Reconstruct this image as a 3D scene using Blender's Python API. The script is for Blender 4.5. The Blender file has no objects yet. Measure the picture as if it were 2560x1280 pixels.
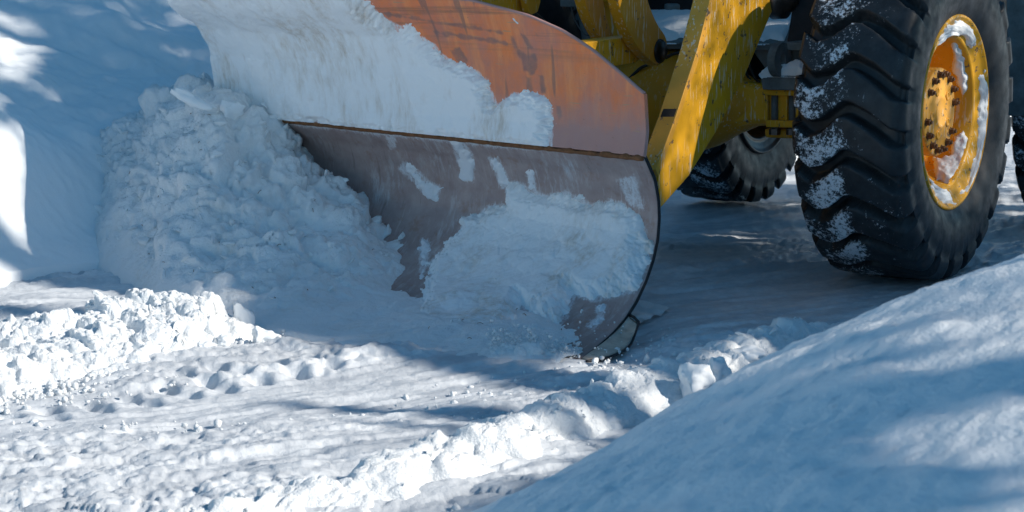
import bpy, bmesh, math, random
import numpy as np
from mathutils import Vector, Matrix

random.seed(7)
rng = np.random.default_rng(7)
scene = bpy.context.scene
COL = scene.collection
rad = math.radians

# ------------------------------------------------------------------ camera
PITCH, FPX, CAMH = rad(9.0), 4600.0, 1.144          # focal length in pixels of a 2560 wide picture
cam_d = bpy.data.cameras.new('camera')
cam = bpy.data.objects.new('camera', cam_d); COL.objects.link(cam)
cam.location = (0, 0, CAMH); cam.rotation_euler = (math.pi / 2 - PITCH, 0, 0)
cam_d.sensor_width = 36.0; cam_d.lens = 36.0 * FPX / 2560
cam_d.clip_start = 0.05; cam_d.clip_end = 3000
cam_d.dof.use_dof = True; cam_d.dof.focus_distance = 6.1; cam_d.dof.aperture_fstop = 8.5
scene.camera = cam

# ------------------------------------------------------------------ sky and sun
SUN_AZ, SUN_EL = math.atan2(0.965, -0.26), rad(33)
TOSUN = np.array([math.sin(SUN_AZ) * math.cos(SUN_EL), math.cos(SUN_AZ) * math.cos(SUN_EL), math.sin(SUN_EL)])
w = bpy.data.worlds.new('World'); scene.world = w; w.use_nodes = True
nt = w.node_tree
sky = nt.nodes.new('ShaderNodeTexSky'); sky.sky_type = 'NISHITA'; sky.sun_disc = False
sky.sun_elevation = SUN_EL; sky.sun_rotation = SUN_AZ; sky.altitude = 1500; sky.ozone_density = 2.5
sky.dust_density = 0.3; sky.air_density = 1.0
hs = nt.nodes.new('ShaderNodeHueSaturation'); hs.inputs['Saturation'].default_value = 1.20; hs.inputs['Hue'].default_value = 0.483
nt.links.new(sky.outputs[0], hs.inputs['Color'])
bg = nt.nodes['Background']; nt.links.new(hs.outputs[0], bg.inputs['Color']); bg.inputs['Strength'].default_value = 0.125
sd = bpy.data.lights.new('sun', 'SUN'); sd.energy = 5.0; sd.angle = rad(0.5); sd.color = (1.0, 0.94, 0.85)
so = bpy.data.objects.new('sun', sd); COL.objects.link(so); so.location = tuple(TOSUN * 30)
so.rotation_euler = Vector(TOSUN).to_track_quat('Z', 'Y').to_euler()
scene.view_settings.view_transform = 'Standard'; scene.view_settings.look = 'None'
scene.view_settings.exposure = 0.0; scene.view_settings.gamma = 1.0
scene.cycles.use_denoising = True
scene.cycles.max_bounces = 14; scene.cycles.diffuse_bounces = 10; scene.cycles.glossy_bounces = 3

# ------------------------------------------------------------------ projection helpers (photo pixel <-> world)
CP, SP = math.cos(PITCH), math.sin(PITCH)
def proj(P):
    P = np.asarray(P, float)
    dz = CAMH - P[..., 2]
    zc = P[..., 1] * CP + dz * SP; yc = P[..., 1] * SP - dz * CP
    return np.stack([1280 + FPX * P[..., 0] / zc, 640 - FPX * yc / zc], -1)
def ray(px, py):
    xc, yc = (px - 1280) / FPX, (640 - py) / FPX
    return np.array([xc, CP + yc * SP, -SP + yc * CP])
CAMP = np.array([0, 0, CAMH])
def at(px, py, zc): return CAMP + ray(px, py) * zc
def ground(px, py, z=0.0):
    r = ray(px, py); return CAMP + r * ((z - CAMH) / r[2])
def on_plane(px, py, p0, n):
    r = ray(px, py); return CAMP + r * (np.dot(np.asarray(p0) - CAMP, n) / np.dot(r, n))

# ------------------------------------------------------------------ noise
def _hash(ix, iy, iz, s):
    h = (ix.astype(np.int64) * 374761393 + iy.astype(np.int64) * 668265263 + iz.astype(np.int64) * 1274126177 + s * 974634757) & 0xffffffff
    h = ((h ^ (h >> 13)) * 1274126177) & 0xffffffff
    h = ((h ^ (h >> 16)) * 2246822519) & 0xffffffff
    return ((h ^ (h >> 15)) & 0xffffff) / float(0xffffff)
def vnoise(P, s=0):
    P = np.asarray(P, float); i = np.floor(P).astype(np.int64); f = P - i
    f = f * f * f * (f * (f * 6 - 15) + 10)
    r = 0
    for dx in (0, 1):
        wx = f[..., 0] if dx else 1 - f[..., 0]
        for dy in (0, 1):
            wy = f[..., 1] if dy else 1 - f[..., 1]
            for dz in (0, 1):
                wz = f[..., 2] if dz else 1 - f[..., 2]
                r = r + wx * wy * wz * _hash(i[..., 0] + dx, i[..., 1] + dy, i[..., 2] + dz, s)
    return r * 2 - 1
def fbm(P, oct=4, s=0, gain=0.5):
    a, r, P = 1.0, 0, np.asarray(P, float)
    for k in range(oct):
        r = r + a * vnoise(P, s + k); P = P * 2.03 + 11.7; a *= gain
    return r
def worley(P, s=0):
    P = np.asarray(P, float); i = np.floor(P).astype(np.int64)
    f1 = np.full(P.shape[:-1], 9.0); hid = np.zeros(P.shape[:-1])
    for dx in (-1, 0, 1):
        for dy in (-1, 0, 1):
            for dz in (-1, 0, 1):
                cx, cy, cz = i[..., 0] + dx, i[..., 1] + dy, i[..., 2] + dz
                d = (cx + _hash(cx, cy, cz, s) - P[..., 0]) ** 2 + (cy + _hash(cx, cy, cz, s + 1) - P[..., 1]) ** 2 + (cz + _hash(cx, cy, cz, s + 2) - P[..., 2]) ** 2
                m = d < f1; f1 = np.where(m, d, f1); hid = np.where(m, _hash(cx, cy, cz, s + 3), hid)
    return np.sqrt(f1), hid
def clods(P, scale, s=0):
    """rounded lumps of different heights, 0..1"""
    f, h = worley(np.asarray(P) / scale, s)
    return np.sqrt(np.clip(1 - (f * 1.05) ** 2, 0, 1)) * (0.35 + 0.65 * h)
def blocks(P, scale, s=0):
    """broken angular pieces: every cell its own height and tilt"""
    P = np.asarray(P, float) / scale; i = np.floor(P).astype(np.int64)
    num = np.zeros(P.shape[:-1]); den = np.full(P.shape[:-1], 1e-9)
    for dx in (-1, 0, 1):
        for dy in (-1, 0, 1):
            for dz in (-1, 0, 1):
                cx, cy, cz = i[..., 0] + dx, i[..., 1] + dy, i[..., 2] + dz
                h = _hash(cx, cy, cz, s); h2 = _hash(cx, cy, cz, s + 1); h3 = _hash(cx, cy, cz, s + 2)
                ex, ey, ez = P[..., 0] - cx - h, P[..., 1] - cy - h2, P[..., 2] - cz - h3
                d = ex * ex + ey * ey + ez * ez
                v = _hash(cx, cy, cz, s + 3) + 0.9 * ((h2 - 0.5) * ex + (h3 - 0.5) * ey + (h - 0.5) * ez) - 0.35 * d
                wt = np.exp(-34.0 * d); num += wt * v; den += wt
    val = num / den
    return val
def sstep(a, b, x):
    t = np.clip((x - a) / (b - a), 0, 1); return t * t * (3 - 2 * t)
def poly_sdf(Q, poly):
    """signed distance in pixels, positive inside"""
    poly = np.asarray(poly, float); Q = np.asarray(Q, float)
    d = np.full(Q.shape[:-1], 1e18); ins = np.zeros(Q.shape[:-1], bool)
    for k in range(len(poly)):
        a, b = poly[k], poly[(k + 1) % len(poly)]
        e = b - a; v = Q - a
        t = np.clip((v @ e) / (e @ e + 1e-9), 0, 1)
        q = v - t[..., None] * e; d = np.minimum(d, (q ** 2).sum(-1))
        c = (a[1] > Q[..., 1]) != (b[1] > Q[..., 1])
        xs = a[0] + (Q[..., 1] - a[1]) * e[0] / (e[1] if abs(e[1]) > 1e-9 else 1e-9)
        ins ^= c & (Q[..., 0] < xs)
    return np.where(ins, np.sqrt(d), -np.sqrt(d))
def interp(x, xs, ys): return np.interp(x, xs, ys)
def smooth_interp(x, xs, ys, n=400, k=9):
    g = np.linspace(xs[0], xs[-1], n); v = np.interp(g, xs, ys)
    pad = n * k // 200
    vp = np.concatenate([np.full(pad, v[0]), v, np.full(pad, v[-1])])
    ker = np.hanning(2 * pad + 1); ker /= ker.sum()
    return np.interp(x, g, np.convolve(vp, ker, 'valid'))

# ------------------------------------------------------------------ object helpers
def tag(o, label=None, cat=None, group=None, kind=None):
    if label: o['label'] = label
    if cat: o['category'] = cat
    if group: o['group'] = group
    if kind: o['kind'] = kind
    return o
def empty(name, loc):
    o = bpy.data.objects.new(name, None); COL.objects.link(o); o.location = tuple(loc); o.empty_display_size = 0.1
    return o
def link(name, me, mat, parent=None):
    if mat is not None and not me.materials: me.materials.append(mat)
    o = bpy.data.objects.new(name, me); COL.objects.link(o)
    if parent is not None: set_parent(o, parent)
    return o
def set_parent(o, parent):
    """mesh data is in world coordinates: keep it there under the parent"""
    loc = Vector((0, 0, 0)); p = parent
    while p is not None:
        loc += p.location; p = p.parent
    o.parent = parent; o.location = Vector(o.location) - loc
def npmesh(name, V, Fq, smooth=True, uv=None, attr=None):
    V = np.asarray(V, np.float32).reshape(-1, 3); Fq = np.asarray(Fq, np.int32); k = Fq.shape[1]
    me = bpy.data.meshes.new(name)
    me.vertices.add(len(V)); me.vertices.foreach_set('co', V.ravel())
    me.loops.add(Fq.size); me.loops.foreach_set('vertex_index', Fq.ravel())
    me.polygons.add(len(Fq)); me.polygons.foreach_set('loop_start', np.arange(0, Fq.size, k, dtype=np.int32))
    me.polygons.foreach_set('use_smooth', np.full(len(Fq), smooth, bool))
    if uv is not None:
        l = me.uv_layers.new(name='UVMap'); l.data.foreach_set('uv', np.asarray(uv, np.float32).reshape(-1, 2)[Fq.ravel()].ravel())
    for an, av in (attr or {}).items():
        a = me.attributes.new(an, 'FLOAT', 'POINT'); a.data.foreach_set('value', np.asarray(av, np.float32).ravel())
    me.update(calc_edges=True); me.validate()
    return me
def grid_faces(nu, nv, keep=None, wrap=False):
    idx = np.arange(nu * nv).reshape(nu, nv)
    if wrap: idx = np.concatenate([idx, idx[:1]], 0)
    F = np.stack([idx[:-1, :-1], idx[1:, :-1], idx[1:, 1:], idx[:-1, 1:]], -1).reshape(-1, 4)
    if keep is not None:
        k = keep.ravel(); F = F[k[F].any(1)]
    return F
def grid_normals(P):
    a = np.gradient(P, axis=0); b = np.gradient(P, axis=1)
    n = np.cross(a, b); n /= np.linalg.norm(n, axis=-1, keepdims=True) + 1e-12
    return n
def compact(V, F):
    V = np.asarray(V).reshape(-1, 3); u, inv = np.unique(F.ravel(), return_inverse=True)
    return V[u], inv.reshape(F.shape), u
def bm_obj(name, bm, mat, parent=None, smooth=False, bevel=0.0):
    bmesh.ops.recalc_face_normals(bm, faces=bm.faces)
    me = bpy.data.meshes.new(name); bm.to_mesh(me); bm.free()
    if smooth: me.polygons.foreach_set('use_smooth', [True] * len(me.polygons))
    o = link(name, me, mat, parent)
    if bevel:
        m = o.modifiers.new('bevel', 'BEVEL'); m.width = bevel; m.segments = 2; m.limit_method = 'ANGLE'
        o.modifiers.new('wn', 'WEIGHTED_NORMAL')
    return o
def prism(bm, pts, off):
    """closed outline pts extruded by the vector off"""
    a = [bm.verts.new(tuple(p)) for p in pts]; b = [bm.verts.new(tuple(np.asarray(p) + off)) for p in pts]
    n = len(pts); bm.faces.new(a); bm.faces.new(b[::-1])
    for k in range(n): bm.faces.new((a[k], b[k], b[(k + 1) % n], a[(k + 1) % n]))
def slab(name, pix, p0, n, thick, mat, parent, bevel=0.004):
    """a plate whose front outline is seen at those photo pixels on the plane (p0, n)"""
    n = np.asarray(n, float); n = n / np.linalg.norm(n)
    bm = bmesh.new(); prism(bm, [on_plane(x, y, p0, n) for x, y in pix], -n * thick)
    return bm_obj(name, bm, mat, parent, bevel=bevel)
def tube(bm, pts, r, seg=10):
    pts = [Vector(tuple(p)) for p in pts]; rings = []
    for k, p in enumerate(pts):
        t = (pts[min(k + 1, len(pts) - 1)] - pts[max(k - 1, 0)]).normalized()
        a = t.orthogonal().normalized() if k == 0 else (rings_a - t * rings_a.dot(t)).normalized()
        rings_a = a; b = t.cross(a)
        rr = r[k] if hasattr(r, '__len__') else r
        rings.append([bm.verts.new(p + (a * math.cos(2 * math.pi * j / seg) + b * math.sin(2 * math.pi * j / seg)) * rr) for j in range(seg)])
    for A, B in zip(rings[:-1], rings[1:]):
        for j in range(seg): bm.faces.new((A[j], A[(j + 1) % seg], B[(j + 1) % seg], B[j]))
    bm.faces.new(rings[0][::-1]); bm.faces.new(rings[-1])
def smooth_path(pts, n=8):
    P = [np.asarray(p, float) for p in pts]; out = []
    for k in range(len(P) - 1):
        p0, p1, p2, p3 = P[max(k - 1, 0)], P[k], P[k + 1], P[min(k + 2, len(P) - 1)]
        for j in range(n):
            t = j / n
            out.append(0.5 * (2 * p1 + (p2 - p0) * t + (2 * p0 - 5 * p1 + 4 * p2 - p3) * t * t + (3 * p1 - p0 - 3 * p2 + p3) * t ** 3))
    return out + [P[-1]]
def lathe(prof, c, ax, seg=64):
    """prof [(radius, along axis)] turned about the axis ax through c"""
    ax = Vector(tuple(ax)).normalized(); a = Vector((0, 0, 1)); a = (a - ax * a.dot(ax)).normalized(); b = ax.cross(a)
    t = np.linspace(0, 2 * np.pi, seg, endpoint=False)
    pr = np.asarray(prof, float)
    ring = np.cos(t)[:, None] * np.array(a) + np.sin(t)[:, None] * np.array(b)
    V = np.asarray(c)[None, None] + ring[:, None, :] * pr[None, :, :1] + np.array(ax)[None, None] * pr[None, :, 1:2]
    return V

# ------------------------------------------------------------------ materials
class MatB:
    def __init__(s, name):
        s.m = bpy.data.materials.new(name); s.m.use_nodes = True; s.nt = s.m.node_tree
        s.b = s.nt.nodes['Principled BSDF']; s.co = s.nt.nodes.new('ShaderNodeTexCoord').outputs['Object']
    def n(s, t): return s.nt.nodes.new('ShaderNode' + t)
    def l(s, a, b): s.nt.links.new(a, b)
    def map(s, vec, scale=(1, 1, 1), rot=(0, 0, 0)):
        m = s.n('Mapping'); m.inputs['Scale'].default_value = scale; m.inputs['Rotation'].default_value = rot
        s.l(vec if vec is not None else s.co, m.inputs['Vector']); return m.outputs[0]
    def uv(s):
        u = s.n('UVMap'); u.uv_map = 'UVMap'; return u.outputs[0]
    def attr(s, name):
        a = s.n('Attribute'); a.attribute_name = name; return a.outputs['Fac']
    def noise(s, scale, detail=4, rough=0.55, vec=None, dist=0):
        t = s.n('TexNoise'); t.inputs['Scale'].default_value = scale; t.inputs['Detail'].default_value = detail
        t.inputs['Roughness'].default_value = rough; t.inputs['Distortion'].default_value = dist
        s.l(vec if vec is not None else s.co, t.inputs['Vector']); return t.outputs['Fac']
    def vor(s, scale, vec=None, feat='F1'):
        t = s.n('TexVoronoi'); t.inputs['Scale'].default_value = scale; t.feature = feat
        s.l(vec if vec is not None else s.co, t.inputs['Vector']); return t.outputs['Distance']
    def ramp(s, fac, stops):
        r = s.n('ValToRGB'); e = r.color_ramp.elements
        while len(e) > 1: e.remove(e[-1])
        for k, (p, c) in enumerate(stops):
            el = e[0] if k == 0 else e.new(p)
            el.position = p; el.color = (c, c, c, 1) if not hasattr(c, '__len__') else (*c, 1)
        s.l(fac, r.inputs[0]); return r.outputs[0]
    def math(s, op, a, b=None):
        m = s.n('Math'); m.operation = op
        for k, v in enumerate((a, b)):
            if v is None: continue
            if isinstance(v, (int, float)): m.inputs[k].default_value = v
            else: s.l(v, m.inputs[k])
        return m.outputs[0]
    def mix(s, fac, a, b):
        m = s.n('Mix'); m.data_type = 'RGBA'
        if isinstance(fac, (int, float)): m.inputs[0].default_value = fac
        else: s.l(fac, m.inputs[0])
        for k, v in ((6, a), (7, b)):
            if hasattr(v, '__len__'): m.inputs[k].default_value = (*v, 1)
            else: s.l(v, m.inputs[k])
        return m.outputs[2]
    def bump(s, h, strength=0.3, dist=0.01):
        b = s.n('Bump'); b.inputs['Strength'].default_value = strength; b.inputs['Distance'].default_value = dist
        s.l(h, b.inputs['Height']); s.l(b.outputs[0], s.b.inputs['Normal'])
    def set(s, color=None, rough=None, metal=None, spec=None):
        for key, v in (('Base Color', color), ('Roughness', rough), ('Metallic', metal), ('Specular IOR Level', spec)):
            if v is None: continue
            if isinstance(v, (int, float)): s.b.inputs[key].default_value = v
            elif hasattr(v, '__len__'): s.b.inputs[key].default_value = (*v, 1)
            else: s.l(v, s.b.inputs[key])
        return s
def snow_mat(name, base=(0.90, 0.92, 0.93), b1=0.5, sc=90, dirt=0.0, dist=0.006):
    k = MatB(name); c = base
    if dirt:
        d = k.ramp(k.noise(5.5, 6, 0.65, k.map(None, (1, 1, 0.5))), [(0.47, 0.0), (0.68, 1.0)])
        g = k.ramp(k.noise(1.0, 6, 0.72, k.map(None, (34, 34, 9))), [(0.38, 0.0), (0.66, 1.0)])
        c = k.mix(k.math('MULTIPLY', k.math('MULTIPLY', d, g), dirt), base, (0.50, 0.40, 0.29))
        sp = k.ramp(k.vor(130), [(0.0, 1.0), (0.06, 0.0)])
        c = k.mix(k.math('MULTIPLY', sp, k.math('MULTIPLY', d, 0.8)), c, (0.12, 0.09, 0.06))
    k.set(c, 0.55, spec=0.25)
    h = k.math('ADD', k.noise(sc, 6, 0.65), k.math('MULTIPLY', k.noise(sc * 3.5, 3, 0.6), 0.45))
    k.bump(h, b1, dist)
    return k.m
M = {}
def road_mat():
    k = MatB('packed_road_snow'); v = k.map(None, (1, 1, 1), (0, 0, -math.atan2(0.32, 0.5)))
    a = k.noise(1.0, 5, 0.6, k.map(v, (1.6, 9, 1))); b = k.noise(14, 6, 0.7)
    f = k.ramp(k.math('ADD', k.math('MULTIPLY', a, 0.6), k.math('MULTIPLY', b, 0.4)), [(0.42, 0.0), (0.62, 1.0)])
    k.set(k.mix(f, (0.54, 0.57, 0.61), (0.82, 0.84, 0.86)), k.ramp(f, [(0.0, 0.42), (1.0, 0.6)]), spec=0.3)
    k.bump(k.math('ADD', k.noise(90, 6, 0.65), k.math('MULTIPLY', k.noise(300, 3, 0.6), 0.45)), 0.6, 0.006)
    return k.m
M['snow'] = road_mat()
M['loose'] = snow_mat('loose_snow', b1=0.8, sc=60, dirt=0.10, dist=0.010)
M['pile'] = snow_mat('pile_snow', b1=0.8, sc=60, dirt=0.30, dist=0.010)
M['smooth'] = snow_mat('bank_snow', b1=0.35, sc=40, dist=0.006)
M['near'] = snow_mat('near_bank_snow', b1=0.6, sc=30, dist=0.010)
M['caked'] = snow_mat('caked_snow', base=(0.92, 0.93, 0.935), b1=0.55, sc=45, dirt=0.85)
M['clod'] = snow_mat('clod_snow', b1=0.35, sc=6, dist=0.004)
M['thin'] = snow_mat('thin_snow', base=(0.80, 0.82, 0.85), b1=0.5, sc=80, dirt=0.3)

def yellow_mat(name, base=(0.92, 0.45, 0.02), chips=0.7):
    k = MatB(name)
    c = k.mix(k.ramp(k.noise(3.5, 5), [(0.3, 0.0), (0.75, 1.0)]), base, tuple(x * 0.72 for x in base))
    # thin pale drip streaks running down
    st = k.math('MULTIPLY', k.ramp(k.noise(1.0, 3, 0.6, k.map(None, (95, 95, 11))), [(0.585, 0.0), (0.63, 1.0)]), k.ramp(k.noise(3.0, 2), [(0.38, 0.0), (0.55, 1.0)]))
    c = k.mix(k.math('MULTIPLY', st, 0.7), c, (0.80, 0.74, 0.60))
    ch = k.ramp(k.noise(26, 6, 0.7), [(0.645 - 0.05 * chips, 0.0), (0.67 - 0.05 * chips, 1.0)])
    sc = k.ramp(k.noise(1.0, 5, 0.7, k.map(None, (16, 16, 95))), [(0.70, 0.0), (0.72, 1.0)])
    dk = k.math('MAXIMUM', ch, k.math('MULTIPLY', sc, k.ramp(k.noise(4.0, 2), [(0.48, 0.0), (0.6, 1.0)])))
    c = k.mix(k.math('MULTIPLY', dk, 0.85), c, (0.075, 0.07, 0.075))
    k.set(c, k.ramp(k.noise(9, 4), [(0.3, 0.38), (0.8, 0.62)]), spec=0.4)
    k.bump(k.math('SUBTRACT', k.math('MULTIPLY', k.noise(60, 4), 0.25), dk), 0.35, 0.0025)
    return k.m
M['yellow'] = yellow_mat('yellow_paint')
M['yellow_old'] = yellow_mat('dirty_yellow_paint', base=(0.85, 0.385, 0.018), chips=0.4)
M['yellow_edge'] = yellow_mat('worn_yellow_edge', base=(0.90, 0.44, 0.06), chips=1.0)

def dark_mat(name, base, rough=0.6, metal=0.0, sc=14):
    k = MatB(name)
    c = k.mix(k.ramp(k.noise(sc, 6, 0.65), [(0.3, 0.0), (0.7, 1.0)]), tuple(x * 0.6 for x in base), tuple(min(1, x * 1.35) for x in base))
    k.set(c, k.ramp(k.noise(sc * 0.7, 4), [(0.3, rough - 0.12), (0.7, rough + 0.1)]), metal=metal, spec=0.35)
    k.bump(k.noise(sc * 8, 4), 0.2, 0.002)
    return k.m
M['black'] = dark_mat('black_frame_paint', (0.012, 0.012, 0.014), 0.6)
M['grey'] = dark_mat('grey_frame_paint', (0.16, 0.185, 0.19), 0.62)
M['steel'] = dark_mat('oily_steel', (0.10, 0.09, 0.085), 0.42, 0.7)
M['grease'] = dark_mat('black_grease', (0.010, 0.010, 0.010), 0.38)
M['nut'] = dark_mat('rusty_nut', (0.16, 0.085, 0.045), 0.6, 0.3, 40)
M['hose'] = dark_mat('hose_rubber', (0.03, 0.03, 0.03), 0.5)
M['cable'] = dark_mat('grey_cable', (0.10, 0.10, 0.10), 0.5)

def rubber_mat():
    k = MatB('tyre_rubber')
    fr = k.attr('frost')
    a = k.noise(75, 9, 0.80); b = k.noise(9, 4, 0.6)
    s_ = k.math('ADD', k.math('MULTIPLY', a, 0.75), k.math('ADD', k.math('MULTIPLY', b, 0.45), k.math('MULTIPLY', fr, 0.27)))
    m = k.ramp(s_, [(0.86, 0.0), (0.90, 1.0)])
    # scuffs: thin pale scratches
    sc = k.math('MULTIPLY', k.ramp(k.noise(1.0, 3, 0.6, k.map(None, (55, 55, 9))), [(0.69, 0.0), (0.71, 1.0)]), 0.5)
    m2 = k.math('MAXIMUM', m, k.math('MULTIPLY', sc, fr))
    dust = k.ramp(k.noise(18, 6, 0.7), [(0.35, 0.0), (0.85, 1.0)])
    rub = k.mix(dust, (0.014, 0.016, 0.018), (0.046, 0.052, 0.058))
    c = k.mix(m2, rub, (0.80, 0.83, 0.87))
    k.set(c, k.ramp(k.noise(22, 4), [(0.3, 0.36), (0.7, 0.62)]), spec=0.45)
    k.bump(k.math('ADD', k.math('MULTIPLY', m2, 1.0), k.math('MULTIPLY', k.noise(150, 4, 0.7), 0.25)), 0.5, 0.004)
    return k.m
M['rubber'] = rubber_mat()

def film(k, c, uv):
    """a smeared film of frost that thins out away from the caked snow"""
    n = k.math('ADD', k.math('MULTIPLY', k.noise(1.0, 6, 0.75, k.map(uv, (55, 16, 1))), 0.6), k.math('MULTIPLY', k.noise(110, 5, 0.75, uv), 0.4))
    f = k.ramp(k.math('ADD', n, k.math('MULTIPLY', k.attr('film'), 0.36)), [(0.74, 0.0), (0.90, 0.85)])
    return k.mix(f, c, (0.74, 0.77, 0.81))
def rust_mat():
    k = MatB('rusty_plate'); uv = k.uv()                    # u along the blade, v height above the weld in metres
    sep = k.n('SeparateXYZ'); k.l(uv, sep.inputs[0]); v = sep.outputs['Y']
    c = k.mix(k.ramp(k.noise(4.5, 7, 0.68, uv), [(0.36, 0.0), (0.62, 1.0)]), (0.92, 0.25, 0.075), (0.66, 0.25, 0.17))
    c = k.mix(k.ramp(k.noise(1.0, 6, 0.7, k.map(uv, (16, 3.2, 1))), [(0.48, 0.0), (0.70, 0.9)]), c, (0.95, 0.36, 0.14))
    # long rubbed bands high on the plate
    bands = k.math('MULTIPLY', k.ramp(k.noise(1.0, 4, 0.6, k.map(uv, (1.2, 26, 1))), [(0.52, 0.0), (0.66, 1.0)]), k.ramp(v, [(0.26, 0.0), (0.4, 1.0)]))
    c = k.mix(k.math('MULTIPLY', bands, 0.75), c, (0.24, 0.14, 0.10))
    # wet dark runs
    runs = k.math('MULTIPLY', k.ramp(k.noise(1.0, 2, 0.5, k.map(uv, (13, 2.6, 1))), [(0.63, 0.0), (0.66, 1.0)]), 0.65)
    c = k.mix(runs, c, (0.27, 0.155, 0.13))
    c = k.mix(k.math('MULTIPLY', k.math('MULTIPLY', k.attr('stain'), k.ramp(k.noise(30, 4, 0.6, uv), [(0.3, 0.6), (0.6, 1.0)])), 0.8), c, (0.27, 0.165, 0.15))
    # grey mill scale near the weld
    low = k.ramp(k.math('ADD', v, k.math('MULTIPLY', k.math('SUBTRACT', k.noise(9, 6, 0.7, k.map(uv, (1, 0.5, 1))), 0.5), 0.22)), [(0.07, 1.0), (0.19, 0.0)])
    c = k.mix(k.math('MULTIPLY', low, 0.85), c, (0.46, 0.29, 0.27))
    c = film(k, c, uv)
    pits = k.ramp(k.noise(120, 5, 0.7, uv), [(0.62, 0.0), (0.7, 1.0)])
    c = k.mix(k.math('MULTIPLY', pits, 0.45), c, (0.85, 0.48, 0.25))
    sp = k.ramp(k.noise(60, 5, 0.75, uv), [(0.65, 0.0), (0.7, 1.0)])
    c = k.mix(k.math('MULTIPLY', sp, 0.6), c, (0.09, 0.05, 0.04))
    scr = k.ramp(k.noise(1.0, 2, 0.5, k.map(uv, (8, 120, 1), (0, 0, 0.5))), [(0.69, 0.0), (0.705, 1.0)])
    c = k.mix(k.math('MULTIPLY', scr, 0.7), c, (0.55, 0.33, 0.2))
    k.set(c, k.ramp(k.noise(25, 4, vec=uv), [(0.3, 0.5), (0.7, 0.8)]), spec=0.35)
    k.bump(k.math('ADD', k.noise(160, 5, 0.7, uv), k.math('MULTIPLY', k.noise(9, 3, 0.5, uv), 0.8)), 0.35, 0.003)
    return k.m
M['rust'] = rust_mat()
def blade_mat():
    k = MatB('worn_blade_steel'); uv = k.uv()
    c = k.mix(k.ramp(k.noise(6, 7, 0.7, uv), [(0.35, 0.0), (0.7, 1.0)]), (0.34, 0.25, 0.235), (0.48, 0.385, 0.365))
    sep = k.n('SeparateXYZ'); k.l(uv, sep.inputs[0]); v = sep.outputs['Y']   # v = length up the plate from the cutting edge
    low = k.ramp(k.math('ADD', v, k.math('MULTIPLY', k.noise(5, 4, 0.6, uv), 0.3)), [(0.28, 1.0), (0.55, 0.0)])
    c = k.mix(k.math('MULTIPLY', low, 0.6), c, (0.15, 0.125, 0.12))
    # drag scratches along the push and darker rubbed patches
    s1 = k.ramp(k.noise(1.0, 4, 0.65, k.map(uv, (70, 5, 1), (0, 0, 0.30))), [(0.60, 0.0), (0.68, 1.0)])
    c = k.mix(k.math('MULTIPLY', s1, 0.45), c, (0.60, 0.52, 0.50))
    s2 = k.ramp(k.noise(1.0, 5, 0.7, k.map(uv, (38, 6, 1), (0, 0, 0.42))), [(0.58, 0.0), (0.70, 1.0)])
    c = k.mix(k.math('MULTIPLY', s2, 0.55), c, (0.16, 0.12, 0.11))
    c = k.mix(k.math('MULTIPLY', k.ramp(k.noise(10, 6, 0.75, uv), [(0.55, 0.0), (0.66, 1.0)]), 0.45), c, (0.33, 0.17, 0.10))
    # dusting of frost in drag streaks
    f1 = k.ramp(k.noise(1.0, 6, 0.75, k.map(uv, (26, 7, 1), (0, 0, 0.35))), [(0.50, 0.0), (0.66, 1.0)])
    f2 = k.ramp(k.noise(3.4, 3, 0.5, uv), [(0.46, 0.0), (0.60, 1.0)])
    c = k.mix(k.math('MULTIPLY', k.math('MULTIPLY', f1, f2), 0.75), c, (0.62, 0.64, 0.67))
    c = film(k, c, uv)
    gr = k.ramp(k.noise(150, 4, 0.7, uv), [(0.6, 0.0), (0.75, 1.0)])
    c = k.mix(k.math('MULTIPLY', gr, 0.25), c, (0.62, 0.54, 0.53))
    k.set(c, k.ramp(k.noise(20, 4, vec=uv), [(0.3, 0.42), (0.7, 0.68)]), metal=0.15, spec=0.45)
    k.bump(k.noise(130, 5, 0.7, uv), 0.3, 0.0025)
    return k.m
M['blade'] = blade_mat()
M['edge'] = dark_mat('flame_cut_edge', (0.045, 0.042, 0.045), 0.6, 0.3, 60)
M['weld'] = dark_mat('rusty_weld', (0.20, 0.085, 0.035), 0.8, 0.0, 50)
M['shoe'] = dark_mat('icy_shoe_steel', (0.50, 0.43, 0.35), 0.35, 0.1, 16)
M['bark'] = dark_mat('conifer_bark', (0.08, 0.055, 0.04), 0.9, 0, 20)
M['needles'] = dark_mat('conifer_needles', (0.03, 0.055, 0.04), 0.7, 0, 3)
M['snowtop'] = M['smooth']

# ================================================================== ROAD, BANKS
ROADDIR = np.array([0.57, 0.8216]); BN = np.array([-0.8216, 0.57])      # along the road, towards the far bank
B0 = np.array([-1.82, 6.50])
R0 = ground(600, 1260)[:2]; R1 = ground(1900, 850)[:2]
RIDGED = (R1 - R0) / np.linalg.norm(R1 - R0); RIDGEN = np.array([RIDGED[1], -RIDGED[0]])   # RIDGEN points to the camera side
def road_base(x, y):
    return -0.11 * sstep(6.9, 8.6, y)
def far_bank(x, y, detail=True):
    q = (x - B0[0]) * BN[0] + (y - B0[1]) * BN[1]; a = (x - B0[0]) * ROADDIR[0] + (y - B0[1]) * ROADDIR[1]
    q = q + 0.05 * vnoise(np.stack([a * 1.1, a * 0 + 3.3, a * 0], -1), 5)
    h = smooth_interp(q, [-0.3, 0.0, 0.04, 0.16, 0.20, 0.42, 0.62, 1.0, 1.6, 2.6, 4.0, 9.0],
                      [0.0, 0.0, 0.085, 0.10, 0.14, 0.52, 0.66, 0.80, 1.08, 1.55, 1.9, 2.3], 900, 3)
    if detail:
        P = np.stack([x, y, x * 0], -1)
        k = sstep(0.0, 0.5, q)
        h = h + k * (0.07 * fbm(P * 1.6, 3, 21) + 0.012 * fbm(P * 9, 3, 25)) + sstep(0, .1, q) * 0.004 * fbm(P * 30, 2, 27)
    return h, q
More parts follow.
